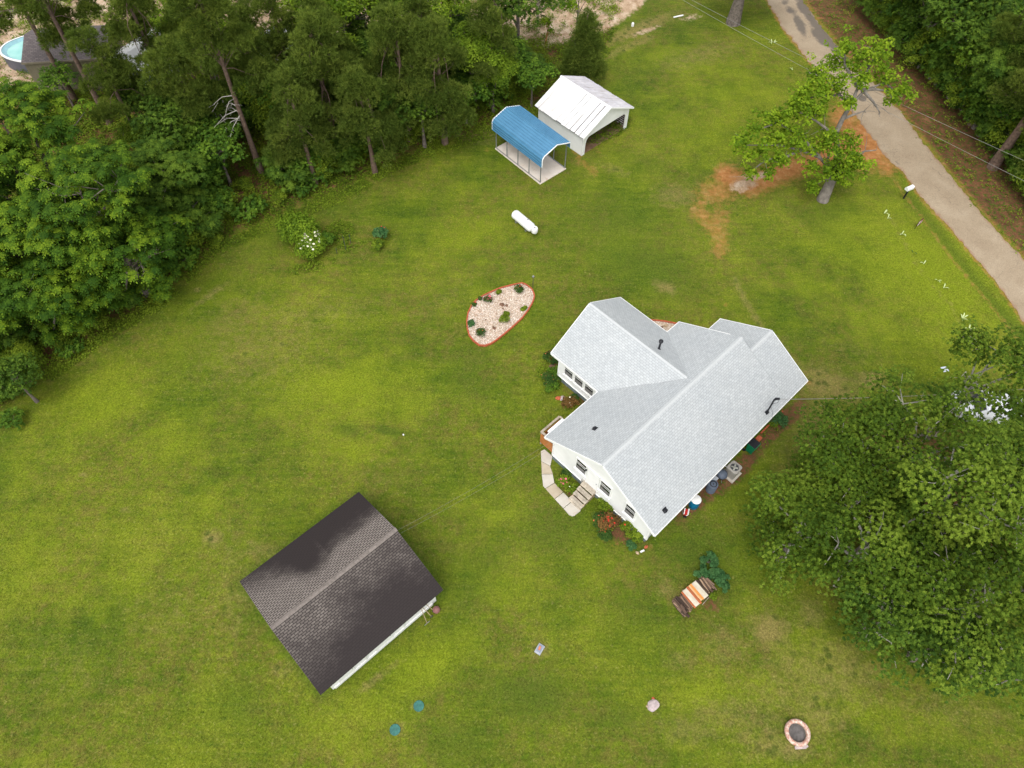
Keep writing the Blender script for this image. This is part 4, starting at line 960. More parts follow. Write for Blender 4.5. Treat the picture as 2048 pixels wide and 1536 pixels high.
# drain outlet with white cap, stained by damp soil around it
p = gnd(807, 870); o = MB().lathe([(.05, 0), (.05, .07), (.035, .09), (.0, .095)], (0, 0, 0), 12).build('drain_cap', M['trim']); o.location = p; tag(o, 'tiny white drain cap at the end of the dark damp patch in the lawn', 'drain cap')
for u, v, r, lab in ((1265, 52, .22, 'small white utility stub in weeds by the sandy lot'),):
    p = gnd(u, v); o = MB().lathe([(r * .6, 0), (r * .6, .25), (r * .4, .35), (.0, .38)], (0, 0, 0), 12).build('utility_marker', M['trim']); o.location = p; tag(o, lab, 'utility marker')
a_, b_ = gnd(1347, 36, .08), gnd(1366, 32, .08); o = MB().tube([a_, b_], .07, 8).build('pipe', M['trim']); tag(o, 'white plastic pipe lying in weeds at the far lawn edge', 'pipe')
p = gnd(1276, 1106); 
rock(1275, 1106, .13, M['wood'], 'small tan stone near the house corner'); o = MB().box((0, 0, .05), (.26, .1, .08)).build('paver', M['trim'], bevel=.01); pp = gnd(1284, 1103); o.location = pp; o.rotation_euler = (0, .2, .5); tag(o, 'white block beside the tan stone near the house corner', 'block')
rock(1292, 1094, .13, M['brick'], 'reddish brown stone between the house corner and the white block', .4)

# ------------------------------------------------------------------ wires
def wire(name, a, b, sag, r, label, n=28):
    a, b = Vector(a), Vector(b); pts = [a.lerp(b, i / n) + Vector((0, 0, -4 * sag * (i / n) * (1 - i / n))) for i in range(n + 1)]
    o = MB().tube(pts, r, 5).build(name, M['wire'], smooth=True); return tag(o, label, 'wire')
def pole(p, h, label):
    t_ = thing('utility_pole', label, 'pole', (p.x, p.y, 0), 0); MB().tube([(0, 0, 0), (0, 0, h)], [.16, .10], 12).build('pole', M['greywood'], t_); MB().box((0, 0, h - .5), (1.6, .1, .12), rz=-.6).build('crossarm', M['greywood'], t_); return t_
Hw = 8.5
a1, b1 = at(1425, 0, Hw), at(2047, 301, Hw - 1.2); d1 = (b1 - a1)
a2, b2 = at(1425, 12, Hw), at(2047, 341, Hw - 1.2); d2 = (b2 - a2)
wire('power_line', a1 - d1 * .7, b1 + d1 * .5, .9, .010, 'upper overhead wire crossing the road from the top of the photo to the right edge')
wire('power_line', a2 - d2 * .7, b2 + d2 * .5, .9, .010, 'lower overhead wire crossing the road from the top of the photo to the right edge')
for q_, s_ in ((a1 - d1 * .7, 'far'), (b1 + d1 * .5, 'near')): pole(q_, q_.z + .6, 'wooden utility pole at the %s end of the overhead wires' % s_)
mt = hl(mx + .22, my - .18, mz + 1.45)
wire('service_wire', mt, at(2150, 770, 6.5), .35, .016, 'twisted service wire from the roof mast into the oak trees')
s1 = at(796, 1060, 3.3); s2 = hl(.30, 8.05, 2.25)
wire('shed_wire', s1, s2, .25, .004, 'upper thin wire strung from the shed gable to the house corner'); 
wire('shed_wire', at(802, 1066, 3.1), hl(.30, 7.85, 2.05), .28, .004, 'lower thin wire strung from the shed gable to the house corner')

# ------------------------------------------------------------------ neighbour's yard beyond the trees
pc_ = at(112, 92, 1.2)
pool = thing('swimming_pool', 'oval above ground pool with pale turquoise water behind the trees', 'pool', (pc_.x, pc_.y, 0), math.radians(6))
def oval(rx, ry, n=48): return [(rx * math.cos(2 * PI * k / n), ry * math.sin(2 * PI * k / n)) for k in range(n)]
def ring(mb, P, Q, z0, z1):
    n = len(P); V = [(x, y, z0) for x, y in P] + [(x, y, z1) for x, y in Q]; mb.mesh(V, [(k, (k + 1) % n, n + (k + 1) % n, n + k) for k in range(n)])
prx, pry = 4.9, 2.55
d = MB(); ring(d, oval(prx, pry), oval(prx, pry), 0, 1.2); ring(d, oval(prx - .06, pry - .06), oval(prx - .06, pry - .06), .1, 1.2); d.build('wall', simple('pool_wall', (.10, .10, .12), .5, .1, 2), pool)
d = MB(); ring(d, oval(prx + .06, pry + .06), oval(prx - .12, pry - .12), 1.23, 1.24); ring(d, oval(prx + .06, pry + .06), oval(prx + .06, pry + .06), 1.15, 1.23); d.build('rim', M['white_metal'], pool)
d = MB(); d.prism(oval(prx - .07, pry - .07), 1.0, 1.02); t = NT('pool_water'); t.col(t.ramp(t.noise(.5, 3), [(.35, (.22, .50, .47)), (.65, (.36, .62, .57))])).rough(.12); d.build('water', t.m, pool)
d = MB(); ring(d, oval(prx - .09, pry - .09), oval(prx - .5, pry - .4), 1.21, 1.022); d.build('liner_step', simple('pool_liner', (.25, .45, .50), .4, .15, 2), pool)
d = MB(); d.box((-.9, -.2, 1.035), (.16, 2.6, .03), rz=.42); d.build('vacuum_hose', simple('submerged_hose', (.06, .28, .26), .4, .1, 3), pool)
n0, n1 = at(42, 126, 3.1), at(214, 116, 3.1); nv = n1 - n0; na = math.atan2(nv.y, nv.x); nl = nv.length
ns = thing('garden_shed', 'tan vertical-board shed with mauve grey shingle roof beside the pool', 'shed', (n0.x, n0.y, 0), na)
d = MB(); d.slab([(0, 0, 3.1), (nl, 0, 3.1), (nl, 2.8, 3.95), (0, 2.8, 3.95)], .1, (1, 0, 0)); d.slab([(0, 2.8, 3.95), (nl, 2.8, 3.95), (nl, 4.6, 3.4), (0, 4.6, 3.4)], .1, (1, 0, 0)); d.build('roof', M['neighroof'], ns)
t = NT('tan_board_siding'); w = t.n('ShaderNodeTexWave', wave_type='BANDS', bands_direction='X', wave_profile='SAW'); w.inputs['Scale'].default_value = 1.1; t.l(t.co.outputs['Object'], w.inputs['Vector'])
t.col(t.mix(t.ramp(w.outputs['Fac'], [(.0, .8), (.1, 0.)]), t.ramp(t.noise(2, 4), [(.3, (.15, .13, .085)), (.7, (.21, .18, .12))]), (.08, .07, .05))).rough(.8)
mb = MB(); V = [(.1, .15, .1), (.1, 4.4, .1), (.1, 4.4, 3.3), (.1, 2.8, 3.8), (.1, .15, 3.0)]; V += [(nl - .1, y, z) for _, y, z in V]; mb.mesh(V, [(0, 1, 2, 3, 4), (9, 8, 7, 6, 5), (0, 5, 9, 4), (1, 2, 7, 6)]); mb.build('wall', t.m, ns)
d = MB(); d.box((nl / 2, -.02, 3.03), (nl, .04, .16)); d.build('fascia', simple('tan_fascia', (.2, .17, .12), .7, .1, 3), ns)
d = MB(); d.box((nl / 2, .2, .02), (nl - .3, .3, .16)); d.build('skid', M['darkmetal'], ns)
w0 = at(290, 95, 2.6); ws = thing('metal_building', 'white metal roofed outbuilding seen between the pines', 'outbuilding', (w0.x, w0.y, 0), math.radians(-28))
d = MB(); d.slab([(-1.9, -2.6, 2.5), (0, -2.6, 3.1), (0, 2.6, 3.1), (-1.9, 2.6, 2.5)], .06, (0, 1, 0)); d.slab([(0, -2.6, 3.1), (1.9, -2.6, 2.5), (1.9, 2.6, 2.5), (0, 2.6, 3.1)], .06, (0, 1, 0)); rf = d.build('roof', M['white_metal'], ws)
d = MB()
for s_ in (-1, 1):
    for k in range(12): d.box((s_ * .95, -2.5 + k * .45, 2.84), (1.95, .035, .03), ry=s_ * math.atan2(.6, 1.9))
d.build('rib', M['white_metal'], rf)
d = MB(); d.box((0, 0, 1.25), (3.5, 4.9, 2.4)); d.build('wall', simple('grey_steel_wall', (.33, .35, .38), .5, .1, 2), ws)
d = MB(); d.box((.4, -2.47, 1.1), (1.8, .05, 2.0)); d.build('door', M['darkmetal'], ws)
w0 = at(541, 75, 2.2); ws = thing('camper_trailer', 'small white camper trailer half hidden behind the pines', 'trailer', (w0.x, w0.y, 0), math.radians(70))
MB().box((0, 0, 1.45), (3.6, 1.9, 1.7)).build('body', M['white_metal'], ws, bevel=.2)
for s_ in (-1, 1): MB().lathe([(0, -.1), (.32, -.1), (.32, .1), (0, .1)], (0, s_ * .85, .32), 16, 'X').build('wheel', M['black'], ws)
MB().box((.2, -.96, 1.6), (.9, .02, .5)).build('window', M['glass'], ws); MB().box((0, 0, 2.36), (.6, .6, .1)).build('roof_vent', M['steel'], ws); MB().tube([(1.8, 0, .6), (2.9, 0, .5)], .05, 6).build('hitch', M['darkmetal'], ws)
o = MB().tube([gnd(-30, 32, .15), gnd(30, 26, .18), gnd(70, 19, .16), gnd(112, 13, .12)], [.19, .17, .14, .09], 10).build('fallen_log', M['bark'], smooth=True); tag(o, 'long fallen log lying on the sandy ground beyond the pool', 'log')
# vehicle under the oaks
def vehicle(u, v, rz):
    p = at(u, v, 1.2); t_ = thing('parked_car', 'white car parked under the oak canopy', 'car', (p.x, p.y, 0), rz)
    prf = [(-2.2, .35), (-2.25, .75), (-2.1, .95), (-1.35, 1.02), (-.75, 1.48), (.75, 1.50), (1.45, 1.05), (2.15, .92), (2.25, .6), (2.2, .35)]
    n = len(prf); V = []
    for yy, k in ((-.86, 1), (-.9, 1), (.9, 1), (.86, 1)):
        for x, z in prf:
            ins = .16 if z > 1.1 else 0; V.append((x, (abs(yy) - ins) * (1 if yy > 0 else -1), z))
    d = MB(); V = V[n:3 * n]; d.mesh(V, [tuple(range(n)), tuple(range(n, 2 * n))] + [(i, (i + 1) % n, n + (i + 1) % n, n + i) for i in range(n)]); d.build('body', simple('car_paint', (.78, .79, .82), .2, .02, 1), t_, bevel=.05)
    for x0_, x1_, z0_, z1_ in ((-1.32, -.82, 1.06, 1.42), (.84, 1.38, 1.44, 1.10)):
        d = MB(); d.mesh([(x0_, -.76, z0_ + .02), (x0_, .76, z0_ + .02), (x1_, .68, z1_ + .03), (x1_, -.68, z1_ + .03)], [(0, 1, 2, 3)]); d.mesh([(x0_, -.76, z0_ - .02), (x0_, .76, z0_ - .02), (x1_, .68, z1_ - .02), (x1_, -.68, z1_ - .02)], [(3, 2, 1, 0)]); d.build('windscreen', M['glass'], t_)
    for s_ in (-1, 1):
        d = MB(); d.mesh([(-1.1, s_ * .86, 1.08), (1.2, s_ * .86, 1.08), (.7, s_ * .765, 1.42), (-.7, s_ * .765, 1.42)], [(0, 1, 2, 3)]); d.build('side_window', M['glass'], t_)
        for x in (-1.35, 1.35):
            wh = MB().lathe([(0, -.1), (.33, -.1), (.33, .1), (0, .1)], (0, 0, 0), 20, 'X').build('wheel', M['black'], t_); wh.location = (x, s_ * .82, .33); wh.rotation_euler = (0, 0, PI / 2)
            rm = MB().lathe([(0, -.105), (.2, -.105), (.2, .105), (0, .105)], (0, 0, 0), 14, 'X').build('rim', M['steel'], wh)
        d = MB(); d.box((2.2, s_ * .62, .75), (.08, .34, .14)); d.build('headlight', M['boxgrey'], t_)
vehicle(1992, 808, math.radians(-8))

# ------------------------------------------------------------------ foliage
def unit(a): return a / np.maximum(np.linalg.norm(a, axis=-1, keepdims=True), 1e-6)
def leaf_quads(c, ax, nm, L, Wd, shape='diamond'):
    """c base point, ax direction, nm normal -> quads"""
    ax = unit(ax); sd = unit(np.cross(nm, ax)); L = np.broadcast_to(L, (len(c),))[:, None]; Wd = np.broadcast_to(Wd, (len(c),))[:, None]
    if shape == 'diamond': P = [c, c + ax * L * .45 + sd * Wd / 2, c + ax * L, c + ax * L * .45 - sd * Wd / 2]
    elif shape == 'tri': P = [c + sd * Wd / 2, c + ax * L, c - sd * Wd / 2]
    else: P = [c - sd * Wd * .35, c + ax * L * .5 - sd * Wd * .5, c + ax * L, c + ax * L * .5 + sd * Wd * .5]
    return np.stack(P, 1).reshape(-1, 3)

def clump_points(rg, lobes, n, zmin=-.25):
    """points on the outside of a union of ellipsoids"""
    lb = np.array(lobes, float); w = (lb[:, 3] ** 2); out = []; outn = []
    while len(out) < n:
        i = rg.choice(len(lb), p=w / w.sum()); d = unit(rg.randn(3)); 
        if d[2] < zmin: d[2] = abs(d[2])
        s_ = np.array([lb[i, 3], lb[i, 3], lb[i, 4]]); p = lb[i, :3] + d * s_ * rg.uniform(.72, 1.03)
        dd = (p - lb[:, :3]) / lb[:, [3, 3, 4]]; q_ = np.sqrt((dd ** 2).sum(1)); q_[i] = 9
        if (q_ < .78).any() and rg.rand() < .93: continue
        out.append(p); outn.append(d)
    return np.array(out), np.array(outn)

def foliage(rg, C, N, cr, style, lpc, L, Wd):
    """leaves of all clumps; returns (verts, k, tint)"""
    n = len(C); r = cr * rg.uniform(.55, 1.35, n); cnt = np.maximum(4, (lpc * (r / cr) ** 2).astype(int)); idx = np.repeat(np.arange(n), cnt); m = len(idx)
    e = unit(rg.randn(m, 3)); e[:, 2] = np.where(e[:, 2] < -.35, -e[:, 2], e[:, 2])
    rr = r[idx, None]; flat = np.array([1, 1, .72])
    irregular = (1 + .25 * np.sin(e[:, :1] * 4 + idx[:, None]) * np.cos(e[:, 1:2] * 5 + 2 * idx[:, None]))
    p = C[idx] + e * flat * rr * rg.uniform(.35, 1.0, (m, 1)) ** .45 * irregular
    tint = np.clip(.45 + .27 * rg.randn(n)[idx] + .16 * rg.randn(m) + .12 * (N[idx, 2] - .3), 0, 1)
    if style == 'leaf':
        nm = unit(e * .5 + N[idx] * .3 + np.array([0, 0, .55]) + rg.randn(m, 3) * .45); ax = unit(np.cross(nm, rg.randn(m, 3)))
        v = leaf_quads(p - ax * L / 2, ax, nm, L * rg.uniform(.6, 1.25, m), Wd * rg.uniform(.7, 1.2, m)); return v, 4, np.repeat(tint, 4)
    if style == 'star':      # leaf whorls at shoot tips
        k = 6; a0 = rg.uniform(0, 6.28, m); V = []; T = []
        up = unit(e * .55 + np.array([0, 0, .8]) + rg.randn(m, 3) * .25); t1 = unit(np.cross(up, rg.randn(m, 3))); t2 = np.cross(up, t1)
        for j in range(k):
            an = (a0 + j * 6.283 / k)[:, None] + rg.uniform(-.3, .3, (m, 1)); dr = t1 * np.cos(an) + t2 * np.sin(an); el = rg.uniform(-.25, .45, (m, 1)); ax = unit(dr + up * el)
            nm = unit(up - dr * el + rg.randn(m, 3) * .12); V.append(leaf_quads(p, ax, nm, L * rg.uniform(.7, 1.15, m), Wd * rg.uniform(.8, 1.1, m)).reshape(m, 4, 3)); T.append(tint + rg.uniform(-.06, .06, m))
        return np.concatenate(V).reshape(-1, 3), 4, np.repeat(np.concatenate(T), 4)
    if style == 'spray':     # long drooping compound leaves round each shoot tip, leaflets in pairs
        k = 6; a0 = rg.uniform(0, 6.28, m); V = []; T = []
        up = unit(e * .4 + np.array([0, 0, 1.]) + rg.randn(m, 3) * .2); t1 = unit(np.cross(up, rg.randn(m, 3))); t2 = np.cross(up, t1)
        for j in range(k):
            an = (a0 + j * 6.283 / k)[:, None]; dr = t1 * np.cos(an) + t2 * np.sin(an); l_ = (L * rg.uniform(.7, 1.2, m))[:, None]
            for s_ in range(4):
                f0 = s_ / 4; q = p + dr * l_ * f0 + up * l_ * (.28 * f0 - .75 * f0 * f0)
                tang = unit(dr + up * (.28 - 1.5 * f0))
                sd = np.cross(up, dr)
                if s_ < 3:
                    for sg in (-1, 1):
                        ax = unit(tang * .75 + sd * sg * .8 - up * .25); V.append(leaf_quads(q, ax, unit(up + dr * .3), l_[:, 0] * .36, Wd).reshape(m, 4, 3)); T.append(tint)
                else: V.append(leaf_quads(q, tang, unit(up + dr * .5), l_[:, 0] * .34, Wd).reshape(m, 4, 3)); T.append(tint)
        return np.concatenate(V).reshape(-1, 3), 4, np.repeat(np.concatenate(T), 4)
    if style == 'needle':
        k = 9; V = []; T = []
        out = unit(e + N[idx] * .4 + np.array([0, 0, .35]))
        for j in range(k):
            ax = unit(out + rg.randn(m, 3) * .55); nm = unit(np.cross(ax, rg.randn(m, 3))); V.append(leaf_quads(p, ax, nm, L * rg.uniform(.7, 1.2, m), Wd, 'tri').reshape(m, 3, 3)); T.append(tint + rg.uniform(-.05, .05, m))
        return np.concatenate(V).reshape(-1, 3), 3, np.repeat(np.concatenate(T), 3)

def limbs(rg, base, forks, C, rt, twig=.3, nbr=60, wob=.12, lr=.42):
    """trunk along base points, limbs to fork points, twigs on to a share of the clumps"""
    mb = MB(); mt_ = MB(); base = [Vector(b) for b in base]; n = len(base)
    mt_.tube(base, [rt * (1 - .55 * i / (n - 1)) * (1.35 if i == 0 else 1) for i in range(n)], 10)
    tips = []
    for fk in forks:
        fk = Vector(fk); j = rg.randint(max(1, n // 2), n); a = base[j]
        m1 = a.lerp(fk, .45) + Vector(rg.randn(3) * wob * (fk - a).length * .5) + Vector((0, 0, .1 * (fk - a).length))
        r0 = rt * lr
        mb.tube([a, m1, fk], [r0, r0 * .7, r0 * .35], 7); tips.append((fk, r0 * .35)); tips.append((m1, r0 * .6))
    T = np.array([list(t_[0]) for t_ in tips]) if tips else np.array([list(base[-1])])
    tr = [t_[1] for t_ in tips] if tips else [rt * .4]
    for i in rg.permutation(len(C))[:nbr]:
        d = ((T - C[i]) ** 2).sum(1); k = int(d.argmin()); a = Vector(T[k]); b = Vector(C[i])
        m1 = a.lerp(b, .5) + Vector(rg.randn(3) * .12 * (b - a).length); r0 = min(tr[k], .05) * twig / .3 * (1.35 if rg.rand() < .3 else .9)
        mb.tube([a, m1, b + (b - a) * .12], [r0, r0 * .6, r0 * .25], 5, False)
    return mt_, mb

def make_tree(name, lobes, cr, ncl, style, lpc, L, Wd, lmat, bmat, seed, rt=.25, trunk_h=None, lean=(0, 0), nbr=60, zmin=-.25, label='', cat='tree', inner=.25, twigmat=None):
    rg = np.random.RandomState(seed); C, N = clump_points(rg, lobes, ncl, zmin)
    lb = np.array(lobes); nin = int(ncl * inner)
    if nin:
        i = rg.randint(0, len(lb), nin); Ci = lb[i, :3] + unit(rg.randn(nin, 3)) * lb[i][:, [3, 3, 4]] * rg.uniform(.1, .65, (nin, 1)); C2 = np.concatenate([C, Ci]); N2 = np.concatenate([N, unit(rg.randn(nin, 3))])
    else: C2, N2 = C, N
    v, k, tint = foliage(rg, C2, N2, cr, style, lpc, L, Wd)
    t_ = thing(name, label, cat)
    np_mesh('crown', v, k, lmat, t_, {'tint': np.clip(tint, 0, 1)})
    top = max(l_[2] for l_ in lobes); th = trunk_h or top * .75
    b = [(0, 0, -.1), (lean[0] * .2, lean[1] * .2, th * .3), (lean[0] * .55, lean[1] * .55, th * .65), (lean[0], lean[1], th)]
    m1_, m2_ = limbs(rg, b, [l_[:3] for l_ in lobes], C, rt, nbr=nbr, lr=.17 if style == 'needle' else .42)
    m1_.build('trunk', bmat, t_, smooth=True); m2_.build('branches', twigmat or bmat, t_, smooth=True)
    return t_

def lobeset(seed, R, zc, n, spread=.55, rl=.55, zs=.35, core=.7, fl=.75):
    rg = np.random.RandomState(seed); out = [(0, 0, zc + R * .12, R * core, R * core * fl)]
    for k in range(n):
        an = 2 * PI * k / n + rg.uniform(-.35, .35); rr = R * spread * rg.uniform(.85, 1.15); s_ = R * rl * rg.uniform(.75, 1.15)
        out.append((rr * math.cos(an), rr * math.sin(an), zc + R * zs * rg.uniform(-.9, .8), s_, s_ * fl))
    return out
def put(proto, u, v, hc, s=1., rz=0, label=None, group=None, used=set(), sz=None, cat=None, name=None):
    first = proto.name not in used
    t_ = proto if first else dup(proto)
    used.add(proto.name)
    p = at(u, v, hc)
    for _ in range(40):
        bu, bv = to_px(p.x, p.y); rr_ = np.interp(bv, [q[1] for q in ROAD_R], [q[0] for q in ROAD_R]); rl_ = np.interp(bv, [q[1] for q in ROAD_L], [q[0] for q in ROAD_L])
        if rl_ - 20 < bu < rr_ + 120: p = p + Vector((.28, .2, 0))
        else: break
    t_.location = (p.x, p.y, 0); t_.scale = (s, s, sz or s); t_.rotation_euler = (0, 0, rz)
    if label: t_['label'] = label
    if group: t_['group'] = group
    elif 'group' in t_.keys(): del t_['group']
    return t_

# ---- oaks on the right: each its own crown, pale limbs showing
def oak(u, v, hc, R, seed, label, n=6, lm='oakleaf', dens=1.0, L=.12):
    t_ = make_tree('oak_tree', lobeset(seed, R, hc, n, fl=.75) + [(.4 * R * math.cos(a_), .4 * R * math.sin(a_), 1.5, .34 * R, 1.2) for a_ in (0, 2.1, 4.2)], 1.08, int(R * R * 3.3 * dens), 'star', 125, L, L * .6, M[lm], M['bark'], seed, .22, hc * .8, nbr=int(R * 22), label=label, twigmat=M['twig'])
    p = at(u, v, hc); t_.location = (p.x, p.y, 0); return t_
oak(1852, 872, 7, 3.5, 1, 'oak nearest the front lawn, top of the right hand oak group, beside the utility cover')
oak(1722, 925, 5.5, 3.3, 2, 'oak with thin pale twigs reaching toward the house air conditioner side')
oak(1608, 1060, 4.3, 2.7, 3, 'low oak at the left tip of the right hand oak group, nearest the firewood', 5)
oak(1750, 1070, 6, 3.2, 4, 'oak in the middle of the right hand group above the dark gap')
oak(1985, 738, 7.5, 2.5, 5, 'oak crown over the parked white car at the right edge')
oak(1965, 975, 9, 3.9, 6, 'tallest oak at the right edge with yellow green top, below the parked car')
oak(1800, 1210, 4.5, 2.9, 7, 'dark green oak on the lower edge of the right hand group', 6, 'broadleaf', 1.0, .115)
oak(1960, 1200, 6.5, 3.4, 8, 'bright green vine covered oak at the lower right edge', 6, 'oakleaf', 1.0, .115)
oak(1900, 1275, 4.0, 2.5, 9, 'lowest dark oak of the right hand group, near the lawn corner', 5, 'broadleaf', 1.0, .115)
oak(2010, 1320, 3.4, 2.1, 10, 'small dark oak at the lower right corner of the grove', 5, 'broadleaf', 1.0, .115)
oak(1870, 1050, 4.5, 2.8, 12, 'shaded oak filling the dark hollow in the right hand group', 5, 'broadleaf', .8)
oak(2080, 1120, 8, 3.2, 13, 'oak cut by the right edge of the photo below the parked car')
oak(2120, 905, 8, 3.0, 14, 'oak cut by the right edge of the photo beside the parked car')

# ---- pecans on the left
def pecan(u, v, hc, R, seed, label, n=7):
    t_ = make_tree('pecan_tree', lobeset(seed, R, hc, n, fl=.8, zs=.5) + [(.35 * R * math.cos(a_), .35 * R * math.sin(a_), 1.4, .42 * R, 1.1) for a_ in (0, 2.1, 4.2)], 1.0, int(R * R * 5.6), 'spray', 8, .50, .11, M['pecanleaf'], M['bark'], seed, .35, hc * .8, nbr=int(R * 10), label=label, inner=.35)
    p = at(u, v, hc); t_.location = (p.x, p.y, 0); return t_
pecan(60, 305, 7.5, 4.6, 21, 'bright yellow green pecan tree at the left edge below the pool')
pecan(170, 400, 7, 4.4, 22, 'tall pecan tree in the middle of the left grove')
pecan(45, 480, 5.5, 4.0, 23, 'dark pecan tree at the left edge of the left grove, level with the flowering bush')
pecan(240, 500, 4.3, 3.3, 24, 'pecan tree bulging over the lawn from the left grove')
pecan(100, 590, 3.7, 3.3, 25, 'lowest pecan tree of the left grove hanging over the lawn')
pecan(-60, 370, 7, 4.5, 26, 'pecan tree cut by the left edge of the photo')
pecan(-50, 620, 3.6, 3.0, 27, 'dark pecan at the lower left end of the left grove')

# ---- pines: tall bare trunks and tufted crowns
def pine_proto(seed, R, z0, z1, n, ncl, lean=(0, 0), rt=.2):
    rg = np.random.RandomState(seed); lobes = []
    for k in range(n):
        f_ = k / (n - 1); an = rg.uniform(0, 6.28); rr = R * (.75 * (1 - f_) + .12) * rg.uniform(.6, 1.1); s_ = R * rg.uniform(.30, .48)
        lobes.append((rr * math.cos(an), rr * math.sin(an), z0 + (z1 - z0) * f_, s_, s_ * .62))
    return make_tree('pine_tree', lobes, .55, ncl, 'needle', 58, .24, .035, M['needle'], M['pinebark'], seed, rt, z1 - .3, lean, nbr=int(ncl * .35), zmin=-.5, label='', inner=.1)
pA = pine_proto(41, 3.0, 7.0, 13.0, 13, 120); pB = pine_proto(42, 2.7, 5.5, 11.5, 12, 105); pC = pine_proto(43, 2.6, 2.6, 9.0, 15, 130)
for pr, u, v, hc, s_, rz, lb in [
    (pB, 285, 70, 9, 1.05, 1, 'dark pine in front of the white metal outbuilding'),
    (pA, 640, 45, 9, .8, 5, 'thin pine against the sandy lot, right of the camper trailer'), (pB, 385, 50, 8, .95, 3, 'pine beside the tallest pine, over the lawn edge'), (pB, 555, 55, 8, .85, 4, 'thin pine in front of the camper trailer'), 
    (pC, 650, 190, 6, 1.25, .5, 'broad dark olive pine at the middle of the tree line'), (pC, 602, 262, 5, 1.0, 1.7, 'olive pine low in the tree line, left of the broad pine'), (pC, 800, 130, 7, 1.15, 2.9, 'dusky pine near the middle top of the tree line'), (pC, 880, 170, 5.5, 1.1, 3.9, 'dusky pine left of the light green tree'),
    (pC, 730, 240, 5, .95, 4.9, 'small olive pine at the lawn side of the tree line'), (pB, 840, 50, 9, .95, 5.8, 'pine at the top edge of the photo behind the dusky pines'), (pC, 370, 190, 6.5, 1.1, 6.1, 'bushy pine between the two bare pine trunks'), (pC, 500, 110, 6, 1.0, .9, 'bushy pine behind the tallest pine'),
    (pB, 980, 40, 8, .9, 2.0, 'pine at the right end of the tree line near the sandy lot'),
    (pC, 2060, 280, 6, 1.0, 3.3, 'dull green pine cut by the right edge across the road'), (pB, 1990, 90, 9, 1.1, 4.4, 'pine in the upper right woods'), (pA, 2080, 60, 10, 1.0, 5.0, 'pine in the upper right corner of the woods'),
    (pA, 700, -60, 9, .9, 1.0, 'pine beyond the top edge of the photo over the sandy lot'), (pB, 240, -50, 9, .9, 1.6, 'pine beyond the top edge of the photo near the outbuilding')]:
    put(pr, u, v, hc, s_, rz, lb)

